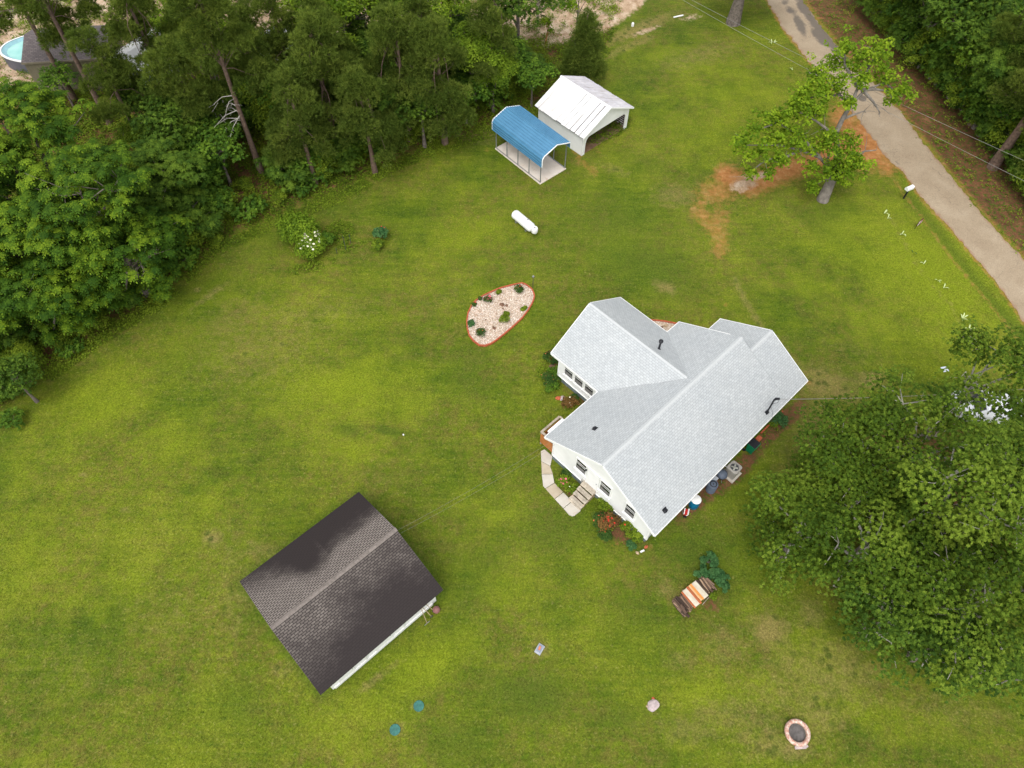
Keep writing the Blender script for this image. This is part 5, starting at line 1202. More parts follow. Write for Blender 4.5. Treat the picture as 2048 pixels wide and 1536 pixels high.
# ---- broadleaf trees of the woods
bA = make_tree('broadleaf_tree', lobeset(51, 3.0, 5.5, 6), .75, 62, 'star', 26, .20, .10, M['broadleaf'], M['bark'], 51, .2, nbr=30, inner=.3)
bB = make_tree('broadleaf_tree', lobeset(52, 2.6, 4.2, 6, fl=.85), .7, 54, 'star', 26, .18, .09, M['vineleaf'], M['bark'], 52, .16, nbr=24, inner=.3)
bC = make_tree('broadleaf_tree', lobeset(53, 2.9, 5.5, 6), .75, 52, 'leaf', 150, .20, .12, M['lightleaf'], M['bark'], 53, .18, nbr=40, inner=.2)
bD = make_tree('broadleaf_tree', lobeset(54, 3.0, 5.0, 7, fl=.8), .7, 66, 'spray', 7, .42, .10, M['broadleaf'], M['bark'], 54, .2, nbr=24, inner=.3)
for pr, u, v, hc, s_, rz, lb in [
    (bC, 945, 85, 6, .95, 0, 'light yellow green tree near the right end of the tree line'), (bC, 985, 130, 4.5, .7, 2, 'small light green tree in front of the yellow green one'), (bD, 770, 200, 4.5, .85, 1, 'dark walnut-like tree with feathery leaves in the tree line'),
    (bB, 1010, 90, 4.5, .8, 3, 'dark vine draped tree behind the white garage, nearest the sandy lot'), (bB, 1065, 150, 3, .65, 4, 'low vine covered tree just behind the white garage'), (bA, 840, 210, 4, .75, 5, 'dark leafy tree above the blue carport'), 
    (bB, 430, 290, 4, .9, 1, 'vine covered tree left of the tallest pine trunk'), (bA, 335, 250, 5, .9, 0, 'dark leafy tree between the pecans and the pines'), (bD, 340, 350, 4, .85, 5.5, 'feathery leaved tree where the pecans meet the tree line'), (bC, 225, 180, 7, .55, 1, 'slim light green vine wrapped tree in front of the tan shed'),
    (bA, 290, 190, 5, .8, 3.5, 'dark tree below the white metal outbuilding'), (bB, 100, 130, 4, .6, 3.5, 'leafy sapling growing against the tan shed wall'), (bA, 700, 120, 5, .85, .6, 'leafy tree behind the broad olive pine'), (bD, 620, 120, 5, .8, 2.6, 'feathery tree behind the camper side pines'),
    (bA, 400, 230, 4.5, .8, 4.6, 'dark tree under the tallest pine crown'), (bB, 590, 180, 4, .8, 4, 'vine covered tree behind the olive pine'), (bA, 890, 90, 5, .8, 2.2, 'dark tree behind the light yellow green tree'), (bB, 930, 190, 2.8, .7, 1.2, 'low vine covered tree right of the carport corner'),
    (bA, 1700, 10, 6, .9, 1, 'woods tree at the top edge just right of the road'), (bD, 1800, 20, 7, 1.1, 2, 'woods tree at the top edge, second from the road'), (bA, 1900, 10, 8, 1.2, 3, 'large woods tree at the top edge near the right corner'), (bA, 1780, 110, 6, 1.05, 4, 'dark woods tree overhanging the far road verge'),
    (bC, 1870, 60, 7, .8, 5, 'yellow green tree inside the upper right woods'), (bB, 1850, 160, 5, 1.1, 0, 'vine covered woods tree behind the upper wire'), (bD, 1940, 150, 6.5, 1.1, 1.5, 'dark feathery tree in the middle of the right woods'), (bA, 1890, 230, 4.5, .95, 2.5, 'woods tree facing the road bend'),
    (bB, 1950, 260, 3.5, .85, 3.5, 'low vine covered tree beside the thick pine trunk'), (bA, 2000, 20, 8, 1.0, 4.5, 'dark tree in the upper right corner'), (bA, 1740, 60, 5, .75, 5.5, 'small dark tree over the verge near the top'), (bB, 1820, 230, 2.6, .6, .7, 'low bushy tree on the verge under the wires'), (bC, 1960, 60, 8, .8, 1.3, 'bright green tree among dark ones near the upper right corner'),
    (bA, 1960, 190, 6, .9, 1.1, 'dark tree left of the thick trunked pine'), (bB, 2040, 350, 2.2, .6, 2.1, 'leafy bush tree at the right edge below the wires'), (bA, 1640, -40, 6, .9, 3.1, 'woods tree beyond the top edge beside the road'),
    (bA, 30, 760, 2.5, .5, 2, 'dark leafy tree at the left edge below the pecans')]:
    put(pr, u, v, hc, s_, rz, lb)
# understory: low dense trees, foliage down to the ground
bE = make_tree('understory_tree', lobeset(55, 1.9, 1.9, 6, fl=.8) + [(.9, .4, .9, .9, .7), (-.8, .6, .9, .9, .7), (0, -1.0, .8, .9, .7)], .6, 60, 'star', 24, .17, .085, M['vineleaf'], M['bark'], 55, .1, 2.0, nbr=14, inner=.15)
bF = make_tree('understory_tree', lobeset(56, 1.8, 1.7, 6, fl=.85) + [(.9, .4, .9, .9, .7), (-.8, .6, .9, .9, .7), (0, -.9, .8, .9, .7)], .6, 56, 'leaf', 130, .17, .10, M['weedleaf'], M['bark'], 56, .1, 1.8, nbr=20, inner=.15)
bG = make_tree('understory_tree', lobeset(57, 1.9, 1.8, 6, fl=.85) + [(.9, .4, .9, .9, .7), (-.8, .6, .9, .9, .7), (0, -.9, .8, .9, .7)], .6, 58, 'spray', 7, .36, .09, M['broadleaf'], M['bark'], 57, .1, 1.8, nbr=14, inner=.15)
def where(u, v):
    if u > 1600:
        w = np.interp(v, [q[1] for q in ROAD_R], [q[0] for q in ROAD_R]); d = u - w
        return ('on the verge edge ' if d < 115 else 'just behind the verge bushes ' if d < 175 else 'inside the woods ' if d < 300 else 'deep in the woods ') + ('by the top photo edge' if v < 60 else 'above the upper wire' if v < 150 else 'between wires and pine' if v < 260 else 'beside the thick pine trunk' if v < 360 else 'below the thick pine trunk')
    e = np.interp(u, [q[0] for q in EDGE_L], [q[1] for q in EDGE_L]); d = e - v
    a = 'at the lawn edge ' if d < 26 else 'in the second row ' if d < 70 else 'inside the belt ' if d < 130 else 'back of the belt '
    for lim, t_ in ((60, 'by the photo left'), (200, 'under the lowest pecan'), (300, 'below the lawn side pecan'), (390, 'where the pecans meet the tree line'), (450, 'above the flowering bush'), (520, 'left of the tallest pine trunk'), (600, 'right of the tallest pine trunk'), (680, 'below the broad olive pine'), (760, 'right of the broad olive pine'), (840, 'far left of the carport'), (930, 'left of the carport'), (1010, 'behind the carport')):
        if u < lim: return a + t_
    return a + 'behind the white garage'
ru = random.Random(8); UND = []
for i in range(34):      # first rows across the road
    f = i / 33; v = -10 + f * 480; u = np.interp(v, [q[1] for q in ROAD_R], [q[0] for q in ROAD_R]) + (96 if i % 2 else 128) - 22 * f; UND.append((u + ru.uniform(-8, 8), v, (.62 if i % 2 else .9) + .25 * (1 - f)))
for i in range(26): 
    v = ru.uniform(-40, 330); u = np.interp(v, [q[1] for q in ROAD_R], [q[0] for q in ROAD_R]) + ru.uniform(150, 420); UND.append((u, v, ru.uniform(.9, 1.35)))
for i in range(24):
    u = 350 + i * 30; v = np.interp(u, [q[0] for q in EDGE_L], [q[1] for q in EDGE_L]) - ru.uniform(14, 34); UND.append((u, v, ru.uniform(.7, 1.0)))
for i in range(44):
    u = ru.uniform(230, 1050); v = np.interp(u, [q[0] for q in EDGE_L], [q[1] for q in EDGE_L]) - ru.uniform(60, 200)
    if v > 95: UND.append((u, v, ru.uniform(.95, 1.45)))
UND += [(60, 735, .7), (25, 700, .8), (20, 790, .6), (190, 655, .6), (255, 610, .6), (310, 570, .6), (130, 690, .5)]
for i, (u, v, s_) in enumerate(UND):
    if (455 < u < 585 and 270 < v < 440) or (1950 < u < 2020 and 300 < v < 400) or (285 < u < 330 and 300 < v < 360): continue
    pr = (bE, bF, bG)[i % 3]; put(pr, u, v, 0, s_, ru.uniform(0, 6), ('vine covered', 'yellow green', 'feathery')[i % 3] + ' tree ' + where(u, v), 'understory trees of the woods')
def putb(pr, u, v, s_, rz, label, sz=None):
    p = gnd(u, v); t_ = dup(pr); t_.location = (p.x, p.y, 0); t_.scale = (s_, s_, sz or s_); t_.rotation_euler = (0, 0, rz); t_['label'] = label; return t_
tp = putb(pA, 523, 345, 1.12, 2.2, 'tallest pine with a long bare trunk standing at the lawn edge')
tp.rotation_euler = (0, 0, 0); mb = MB(); rgd = np.random.RandomState(31); pb_ = gnd(523, 345)
for k in range(9):
    z_ = rgd.uniform(4.2, 6.8); an = rgd.uniform(2.4, 4.4); L_ = rgd.uniform(1.2, 2.4); a_ = Vector((0, 0, z_)); e_ = a_ + Vector((math.cos(an) * L_, math.sin(an) * L_, -rgd.uniform(.1, 1.2)))
    mb.tube([a_, a_.lerp(e_, .5) + Vector((0, 0, .25)), e_], [.035, .024, .008], 5, False)
    for j in range(3):
        q_ = a_.lerp(e_, rgd.uniform(.4, .9)); mb.tube([q_, q_ + Vector(rgd.randn(3) * [.35, .35, .25])], [.014, .005], 4, False)
mb.build('dead_branch', M['twig'], tp); putb(pB, 150, 200, 1.15, 3.3, 'pine crown hanging over the roof of the tan garden shed'); putb(pA, 222, 250, 1.15, .3, 'tall pine at upper left whose crown covers part of the tan garden shed')
putb(pB, 302, 322, .9, 4.3, 'slender pine between the pecans and the tall bare trunk')
pD = pine_proto(44, 3.2, 5.0, 11.5, 13, 130, rt=.36); p = gnd(1985, 335); pD.location = (p.x, p.y, 0); pD['label'] = 'thick trunked pine leaning out of the right edge across the road'
for i, (pr, u, v, s_, lb) in enumerate([(pA, 410, 150, 1.1, 'tall pine to the right of the white metal outbuilding'), (pA, 585, 165, 1.05, 'tall pine at the top edge between the camper trailer and the sandy lot'), (pA, 800, 150, 1.0, 'tall pine at the top edge in the middle of the tree line'), (pA, 905, 120, 1.0, 'tall pine at the top edge behind the light yellow green tree'), (bC, 690, 180, 1.3, 'light green tree standing tall behind the broad olive pine'),
    (bC, 450, 200, 1.25, 'light green tree behind the tallest pine'), (bA, 1035, 130, 1.25, 'dark vine hung tree at the right end of the belt beside the sandy lot'), (pA, 480, 150, 1.15, 'tall pine just right of the tallest pine crown'), (bC, 870, 150, 1.15, 'tall light green tree right of the dusky pines'), (bD, 760, 140, 1.2, 'tall feathery tree in the middle of the belt')]): putb(pr, u, v, s_, i * 1.3, lb)
t_ = make_tree('grey_trunk_tree', lobeset(58, 4.0, 7.2, 7) + [(-2.6, .6, 3.2, 1.3, .9), (2.4, 1.2, 3.0, 1.2, .9), (.2, 2.6, 3.0, 1.5, .9), (-1.4, 1.8, 3.6, 1.2, .9)], .8, 105, 'star', 30, .2, .1, M['broadleaf'], M['bark'], 58, .55, 9.5, nbr=50, inner=.3, label='big grey trunked tree at the top edge left of the road', twigmat=M['twig']); p = gnd(1466, 46); t_.location = (p.x, p.y, 0)
# low bushes along the wood edge
bush = make_tree('bush', [(0, 0, .55, .95, .6), (.6, .2, .45, .6, .45), (-.5, .4, .5, .6, .5)], .42, 26, 'star', 14, .17, .085, M['vineleaf'], M['bark'], 61, .04, .6, nbr=10, inner=.1, cat='bush')
bush2 = make_tree('bush', [(0, 0, .6, .8, .6), (.5, -.3, .5, .6, .5), (-.6, .1, .4, .6, .4)], .42, 24, 'leaf', 70, .15, .085, M['weedleaf'], M['bark'], 62, .04, .6, nbr=14, inner=.1, cat='bush')
rb = random.Random(4)
E1 = [(150, 700), (330, 585), (380, 520), (440, 480), (500, 420), (560, 390), (620, 365), (700, 320), (760, 290), (830, 262), (890, 235), (960, 205), (1010, 190), (1060, 175), (1100, 140), (1050, 120), (1000, 165), (640, 320), (700, 290), (450, 400), (400, 430), (360, 470), (560, 350), (480, 370), (860, 240), (30, 720), (20, 790), (50, 760), (15, 840), (1690, 60), (1740, 130), (1800, 200), (1850, 255), (1900, 300), (1960, 340), (2010, 390), (1840, 215), (1930, 310), (2030, 420), (1720, 90), (1990, 300), (560, 300), (940, 175), (800, 240)]
for i, (u, v) in enumerate(E1):
    pr = (bush, bush2)[i % 2]; s_ = rb.uniform(.5, 1.15) * (.6 if 1700 < u and v > 190 else 1)
    put(pr, u + rb.uniform(-8, 8), v + rb.uniform(-6, 6), .4, s_, rb.uniform(0, 6), ('leafy dark green bush ' if i % 2 == 0 else 'loose yellow green bush ') + where(u, v), 'dark bushes along the wood edge' if i % 2 == 0 else 'yellow green bushes along the wood edge')

# ---- young conical pine behind the garage, slim saplings at the sandy lot
lob = [(0, 0, .9 + k * .62, 1.75 * (1 - k / 9.6) + .12, .62) for k in range(9)]
t_ = make_tree('young_pine', lob, .5, 190, 'needle', 34, .26, .03, M['needle'], M['pinebark'], 71, .12, 6.0, nbr=60, label='conical young pine just behind the white garage', inner=.25); p = gnd(1163, 160); t_.location = (p.x, p.y, 0)
t_ = make_tree('sapling', [(0, 0, 5.2, .8, .6), (.9, .3, 4.6, .6, .4), (-1.0, -.3, 4.3, .8, .5), (-1.6, 0, 3.6, .4, .4)], .4, 26, 'leaf', 30, .24, .16, M['catalpaleaf'], M['bark'], 72, .09, 4.9, nbr=20, label='slim big leaved sapling rising behind the conical young pine', inner=0); p = gnd(1150, 95); t_.location = (p.x, p.y, 0)
t_ = make_tree('broken_sapling', [(0, 0, 1.9, .45, .5), (.2, 0, 1.4, .3, .3)], .3, 10, 'leaf', 30, .2, .13, M['catalpaleaf'], simple('peeled_orange_trunk', (.45, .22, .08), .8, .2, 5), 73, .09, 1.9, (.3, .1), nbr=4, label='short peeled orange trunk with a tuft of light leaves at the sandy lot', inner=0); p = gnd(1091, 88); t_.location = (p.x, p.y, 0)

# ---- catalpa in the front yard
CB = gnd(1645, 400)
def rel(u, v, h): q_ = at(u, v, h); return np.array([q_.x - CB.x, q_.y - CB.y, h])
cl_ = [(1690, 95, 9.5, .8), (1745, 95, 9, .9), (1762, 105, 8.8, .6), (1720, 130, 8.7, 1.0), (1770, 150, 8.3, .9), (1790, 190, 7.8, .8), (1808, 178, 7.8, .55), (1660, 130, 8.2, .8), (1632, 142, 8, .7), (1640, 190, 7.5, 1.0), (1612, 188, 7.5, .7), (1605, 222, 6.8, .9), (1570, 232, 6.5, .8), (1540, 240, 6, .7), (1507, 262, 5.5, .8), (1482, 290, 5, .7), (1520, 312, 4.5, .8), (1560, 322, 4, .6), (1600, 292, 5, .8), (1640, 290, 4.6, .9), (1682, 300, 4.2, 1.0), (1705, 330, 3.6, 1.0), (1662, 332, 3.3, .95), (1720, 322, 4, .6), (1622, 337, 3.2, .5), (1695, 205, 7.4, .5), (1622, 375, 1.6, .5), (1500, 347, 3.2, .4), (1590, 205, 7, .7), (1680, 165, 8.2, .7), (1632, 222, 6.6, .7), (1552, 272, 5.2, .8), (1660, 272, 5.4, .5), (1705, 280, 5.2, .5), (1748, 120, 9, .8), (1720, 165, 8.2, .6), (1655, 165, 8, .7), (1585, 262, 5.6, .7), (1535, 345, 3.2, .5), (1676, 350, 2.6, .7)]
M['catbark'] = simple('grey_lichen_bark', (.20, .175, .15), .9, .4, 3, bump=.5)
def catalpa():
    rg = np.random.RandomState(77); C = np.array([rel(u, v, h) for u, v, h, r in cl_]); R = np.array([r for *_, r in cl_])
    t_ = thing('catalpa_tree', 'open crowned light green tree with grey limbs at the driveway mouth', 'tree', CB)
    sub = []; rr = []
    for c, r in zip(C, R):
        for k in range(int(24 * r * r) + 7): sub.append(c + rg.randn(3) * r * [.62, .62, .42]); rr.append(.42)
    sub = np.array(sub); N = unit(rg.randn(len(sub), 3) * .4 + [0, 0, 1]); v, k, tint = foliage(rg, sub, N, .36, 'leaf', 20, .24, .17)
    np_mesh('crown', v, k, M['catalpaleaf'], t_, {'tint': tint})
    tr = [(0, 0, -.1), rel(1655, 378, .9), rel(1668, 350, 1.9), rel(1676, 305, 3.4), rel(1671, 268, 4.7), rel(1685, 238, 5.7), rel(1700, 212, 6.6), rel(1716, 175, 7.6), rel(1722, 140, 8.4)]
    mb = MB(); mb.tube([Vector(x) for x in tr], [.48, .40, .33, .22, .19, .17, .15, .10, .05], 12)
    mb.tube([Vector(rel(1655, 378, .9)), Vector(rel(1672, 345, 1.9)), Vector(rel(1690, 330, 2.6))], [.3, .28, .2], 10)
    br = [[(1668, 350, 1.9), (1640, 315, 3.6), (1600, 300, 4.4), (1560, 290, 4.8), (1500, 290, 4.8)], [(1640, 315, 3.6), (1600, 270, 5.4), (1555, 245, 6), (1510, 262, 5.4)], [(1700, 212, 6.6), (1730, 180, 7.6), (1770, 165, 8), (1800, 190, 7.6)], [(1700, 212, 6.6), (1680, 190, 7.2), (1640, 190, 7.3), (1605, 200, 7)],
          [(1671, 268, 4.7), (1650, 255, 5.3), (1630, 240, 6), (1600, 225, 6.7)], [(1716, 175, 7.6), (1740, 130, 8.5), (1755, 100, 8.9)], [(1716, 175, 7.6), (1690, 130, 8.6), (1688, 100, 9.2)], [(1690, 330, 2.6), (1714, 310, 3.6), (1730, 302, 3.9), (1752, 300, 4.0)], [(1685, 238, 5.7), (1705, 230, 6), (1728, 222, 6.2)], [(1668, 350, 1.9), (1700, 335, 3.0), (1720, 322, 3.8)],
          [(1722, 180, 7.6), (1750, 178, 7.8), (1775, 182, 7.7), (1790, 205, 7.2)], [(1600, 300, 4.4), (1570, 315, 4), (1530, 320, 4), (1500, 345, 3.2)], [(1680, 190, 7.2), (1655, 160, 7.9), (1630, 148, 8)], [(1668, 350, 1.9), (1655, 320, 3), (1662, 300, 3.8)], [(1728, 182, 7.6), (1748, 205, 7.0), (1760, 225, 6.6)]]
    for b in br:
        P = [Vector(rel(*q_)) for q_ in b]; n = len(P); mb.tube(P, [.12 * (1 - .8 * i / (n - 1)) + .012 for i in range(n)], 7)
        for k in range(5):
            i = rg.randint(1, n); a = P[i]; e = a + Vector(rg.randn(3) * [.7, .7, .4]); mb.tube([a, a.lerp(e, .5) + Vector(rg.randn(3) * .1), e], [.028, .018, .006], 4, False)
    for c in C: 
        k = int(((np.array([list(rel(*q_)) for b in br for q_ in b]) - c) ** 2).sum(1).argmin()); a = Vector([list(rel(*q_)) for b in br for q_ in b][k]); mb.tube([a, Vector(c)], [.035, .012], 5, False)
    mb.build('trunk', M['catbark'], t_, smooth=True)
catalpa()
# bare trunk bases seen at the far side: big grey tree near the top, pine stems, dead branch bundle
# ------------------------------------------------------------------ garden shrubs and flowers
def shrub(u, v, r, h, mat, seed, label, name='shrub', L=.10, n=None, flowers=None, cat='shrub', pt=None, style='leaf', dens=1.0):
    rg = np.random.RandomState(seed); lobes = [(rg.uniform(-.4, .4) * r, rg.uniform(-.4, .4) * r, h * rg.uniform(.4, .62), r * rg.uniform(.4, .62), h * .42) for _ in range(5)] + [(0, 0, h * .5, r * .62, h * .45)]
    cr = max(.09, r * .3); ncl = n or int(26 * dens); C, N = clump_points(rg, lobes, ncl, -.3); v_, k, tint = foliage(rg, C, N, cr, style, 34 if style == 'leaf' else 7, L, L * .6)
    t_ = thing(name, label, cat, pt if pt is not None else gnd(u, v)); np_mesh('foliage', v_, k, mat, t_, {'tint': tint})
    mb = MB()
    for c in C[:10]: mb.tube([(0, 0, 0), (c[0] * .5, c[1] * .5, c[2] * .6), tuple(c)], [.012, .009, .004], 4, False)
    mb.build('stems', M['bark'], t_)
    if flowers:
        fm, nf, fr = flowers; base = None; Ct = C[np.argsort(-C[:, 2] + rg.uniform(0, .25 * h, len(C)))][:max(nf, len(C) // 2)]; P = Ct[rg.permutation(len(Ct))[:nf]]
        for c in P:
            q_ = c + np.array([rg.uniform(-.5, .5) * cr, rg.uniform(-.5, .5) * cr, cr * .55])
            if base is None:
                mb = MB()
                for kk in range(6):
                    an = kk * PI / 3; dx, dy = math.cos(an), math.sin(an)
                    mb.mesh([(0, 0, 0), (dx * .6 - dy * .38, dy * .6 + dx * .38, .22), (dx, dy, .30), (dx * .6 + dy * .38, dy * .6 - dx * .38, .22)], [(0, 1, 2, 3)])
                mb.lathe([(.0, .02), (.2, .05), (.16, .16), (.0, .2)], (0, 0, 0), 7); base = o = mb.build('flower', fm, t_)
            else: o = base.copy(); COL.objects.link(o); o.parent = t_
            o.location = tuple(q_); s_ = fr * rg.uniform(.7, 1.25); o.scale = (s_, s_, s_); o.rotation_euler = (rg.uniform(-.5, .5), rg.uniform(-.5, .5), rg.uniform(0, 6))
    return t_
shrub(606, 478, 1.6, 1.9, M['lightleaf'], 81, 'tall arching yellow green bush behind the white flowering rose', L=.2, dens=6.0)
shrub(628, 508, 1.25, 1.3, M['lightleaf'], 82, 'rose bush covered with white flowers in the back lawn', 'rose_bush', L=.15, dens=5.0, flowers=(M['petal_white'], 46, .10))
shrub(655, 487, .75, .9, M['vineleaf'], 83, 'dark green bush at the right side of the white flowering rose', L=.14, dens=1.4)
shrub(762, 475, .6, .9, M['squashleaf'], 84, 'blue green bush with a few red buds right of the white flowering rose', L=.15, dens=1.2, flowers=(M['petal_red'], 5, .06))
shrub(757, 497, .55, .7, M['weedleaf'], 85, 'light green bush in front of the blue green bush', L=.16, dens=1.1)
for (u0, v0, u1, v1), lb in (((692, 500, 683, 450), 'left thin metal stake beside the white flowering rose'), ((702, 488, 697, 457), 'right thin metal stake beside the white flowering rose'), ((674, 507, 670, 488), 'shortest metal stake at the foot of the dark bush')):
    a_ = gnd(u0, v0); hh = 1.5 if v0 - v1 > 40 else (1.0 if v0 - v1 > 25 else .6); o = MB().tube([(0, 0, -.05), (.03, 0, hh)], .022, 6).build('garden_stake', M['darkmetal']); o.location = a_; tag(o, lb, 'stake')

# flower bed with gravel and red edging
B8 = lambda x, y: (900 + x / 8.53, 540 + y / 8.53)
bed = [(1160, 245), (1230, 235), (1290, 255), (1340, 290), (1390, 330), (1420, 380), (1440, 450), (1425, 520), (1400, 580), (1330, 700), (1230, 830), (1100, 950), (950, 1080), (800, 1200), (700, 1265), (600, 1300), (500, 1292), (400, 1215), (330, 1125), (295, 1000), (287, 880), (310, 740), (370, 610), (440, 530), (560, 450), (700, 385), (850, 320), (1000, 280), (1080, 260)]
def bedbuild(pts, label, lab2, seed, npeb):
    P = [at(*q_) for q_ in pts]; n = len(P)
    g = MB(); g.prism([(p.x, p.y) for p in P], -.04, .035); t = NT('bed_gravel'); t.col(t.mix(.8, t.ramp(t.noise(9, 4, .8), [(.3, (.30, .20, .13)), (.5, (.50, .40, .31)), (.7, (.66, .57, .48))]), t.ramp(t.noise(30, 2), [(.3, .5), (.7, 1.3)]), 'MULTIPLY')).rough(.95).bump(t.noise(22, 3), .8, .03)
    o = g.build('gravel_bed', t.m); tag(o, kind='structure')
    # pebbles
    rg = np.random.RandomState(seed); xy = np.array([(p.x, p.y) for p in P]); lo, hi = xy.min(0), xy.max(0); out = []
    while len(out) < npeb:
        q_ = rg.uniform(lo, hi); c = False; j = n - 1
        for i in range(n):
            if (xy[i, 1] > q_[1]) != (xy[j, 1] > q_[1]) and q_[0] < (xy[j, 0] - xy[i, 0]) * (q_[1] - xy[i, 1]) / (xy[j, 1] - xy[i, 1]) + xy[i, 0]: c = not c
            j = i
        if c: out.append(q_)
    V = []; 
    oct_ = np.array([[1, 0, 0], [0, 1, 0], [-1, 0, 0], [0, -1, 0], [0, 0, 1]]); tri = [(0, 1, 4), (1, 2, 4), (2, 3, 4), (3, 0, 4)]
    VV = []; FF = []; tt = []
    for q_ in out:
        r = rg.uniform(.02, .055); a_ = rg.uniform(0, 6.28); R2 = np.array([[math.cos(a_), -math.sin(a_), 0], [math.sin(a_), math.cos(a_), 0], [0, 0, 1]]); pp = (oct_ * [r, r * rg.uniform(.6, 1), r * .7] + rg.randn(5, 3) * r * .15) @ R2.T + [q_[0], q_[1], .035]
        b0 = len(VV); VV += [tuple(x) for x in pp]; FF += [tuple(b0 + i for i in f_) for f_ in tri]
    mb = MB(); mb.mesh(VV, FF); t = NT('mixed_pebbles'); gg = t.n('ShaderNodeNewGeometry'); t.col(t.ramp(gg.outputs['Random Per Island'], [(.0, (.22, .14, .09)), (.2, (.45, .32, .22)), (.45, (.72, .64, .55)), (.7, (.80, .74, .68)), (.85, (.60, .40, .28)), (1., (.30, .28, .27))])).rough(.7); o = mb.build('gravel', t.m); tag(o, kind='stuff'); tag(o, lab2)
    # edging of short red brick pieces
    L = [0]; 
    for i in range(n): L.append(L[-1] + (P[(i + 1) % n] - P[i]).length)
    mb = MB(); s_ = 0; rr = random.Random(seed)
    while s_ < L[-1]:
        i = min(int(np.searchsorted(L, s_, 'right')) - 1, n - 1); a_, b_ = P[i], P[(i + 1) % n]; f_ = (s_ - L[i]) / (L[i + 1] - L[i]); c = a_.lerp(b_, f_); d_ = b_ - a_
        mb.box((c.x, c.y, .04), (.15, .085, .16 + rr.uniform(-.01, .02)), rz=math.atan2(d_.y, d_.x) + rr.uniform(-.08, .08)); s_ += .158
    o = mb.build('bed_edging', M['brick']); tag(o, label, 'edging')
bedbuild([B8(*q_) for q_ in bed], 'red brick edging around the egg shaped gravel flower bed', None, 1, 5200)
bedbuild([(1268, 618), (1288, 638), (1300, 641), (1325, 643), (1352, 648), (1360, 660), (1345, 690), (1300, 690), (1262, 660)], 'red brick edging around the gravel bed tucked into the house corner', None, 2, 900)
for x, y, r, h, mt_, lb, fl in [(1165, 370, .42, .5, 'roseleaf', 'rose bush at the upper right end of the egg shaped bed', ('petal_red', 3, .06)), (645, 545, .42, .55, 'roseleaf', 'rose bush with pink flowers at the upper left of the egg shaped bed', ('petal_pink', 22, .07)), (835, 400, .22, .25, 'weedleaf', 'small sparse green plant by the upper edging of the egg shaped bed', ('petal_white', 2, .05)),
    (925, 875, .46, .5, 'weedleaf', 'round green bush near the middle of the egg shaped bed', ('petal_orange', 3, .05)), (960, 775, .22, .3, 'weedleaf', 'small green bush touching the round bush in the egg shaped bed', None), (525, 1110, .42, .45, 'roseleaf', 'green bush at the lower end of the egg shaped bed', ('petal_orange', 3, .05)), (365, 935, .26, .35, 'squashleaf', 'dark green plant by the left edging of the egg shaped bed', None),
    (1262, 672, .2, .25, 'weedleaf', 'small green plant by the right edging of the egg shaped bed', None), (412, 610, .16, .25, 'roseleaf', 'tiny dark plant with a red flower at the left edging of the egg shaped bed', ('petal_red', 2, .06)), (520, 500, .13, .22, 'roseleaf', 'tiny plant with pink flowers left of the pink rose bush', ('petal_pink', 6, .05))]:
    u, v = B8(x, y); shrub(u, v, r, h, M[mt_], int(x), lb, 'rose_bush' if 'rose' in lb else 'garden_plant', L=.085, flowers=(M[fl[0]], fl[1], fl[2]) if fl else None, cat='bush' if 'bush' in lb else 'plant', dens=1.1)
for x, y, r, lb in [(885, 600, .21, 'largest brown rock in the egg shaped bed, left of its cluster'), (962, 612, .13, 'brown rock at the right of the cluster in the egg shaped bed'), (905, 672, .10, 'smallest brown rock at the bottom of the cluster in the egg shaped bed'), (755, 1000, .18, 'brown rock alone in the lower part of the egg shaped bed'), (612, 852, .10, 'small dark rock alone at the left middle of the egg shaped bed')]:
    u, v = B8(x, y); rock(u, v, r, M['rock'], lb, z=.03)
p = gnd(1065.5, 577); t_ = thing('bird_feeder', 'thin dark bird feeder pole behind the egg shaped bed', 'bird feeder', p); MB().tube([(0, 0, 0), (0, 0, 1.25)], .02, 6).build('pole', M['darkmetal'], t_); MB().tube([(-.16, 0, 1.32), (-.1, 0, 1.22), (0, 0, 1.2), (.1, 0, 1.22), (.16, 0, 1.32)], .014, 5).build('hook', M['darkmetal'], t_); MB().lathe([(0, 1.24), (.07, 1.25), (.07, 1.36), (0, 1.42)], (0, 0, 0), 10).build('feeder', M['steel'], t_)
for x, y, r in ((7.0, 9.1, .18), (8.0, 8.9, .0)): pass
rock(1331, 652, .2, M['wood'], 'tan rock in the gravel bed tucked into the house corner', z=.03); rock(1323, 655, .13, M['rock'], 'dark rock beside the tan one in the house corner gravel bed', z=.03)
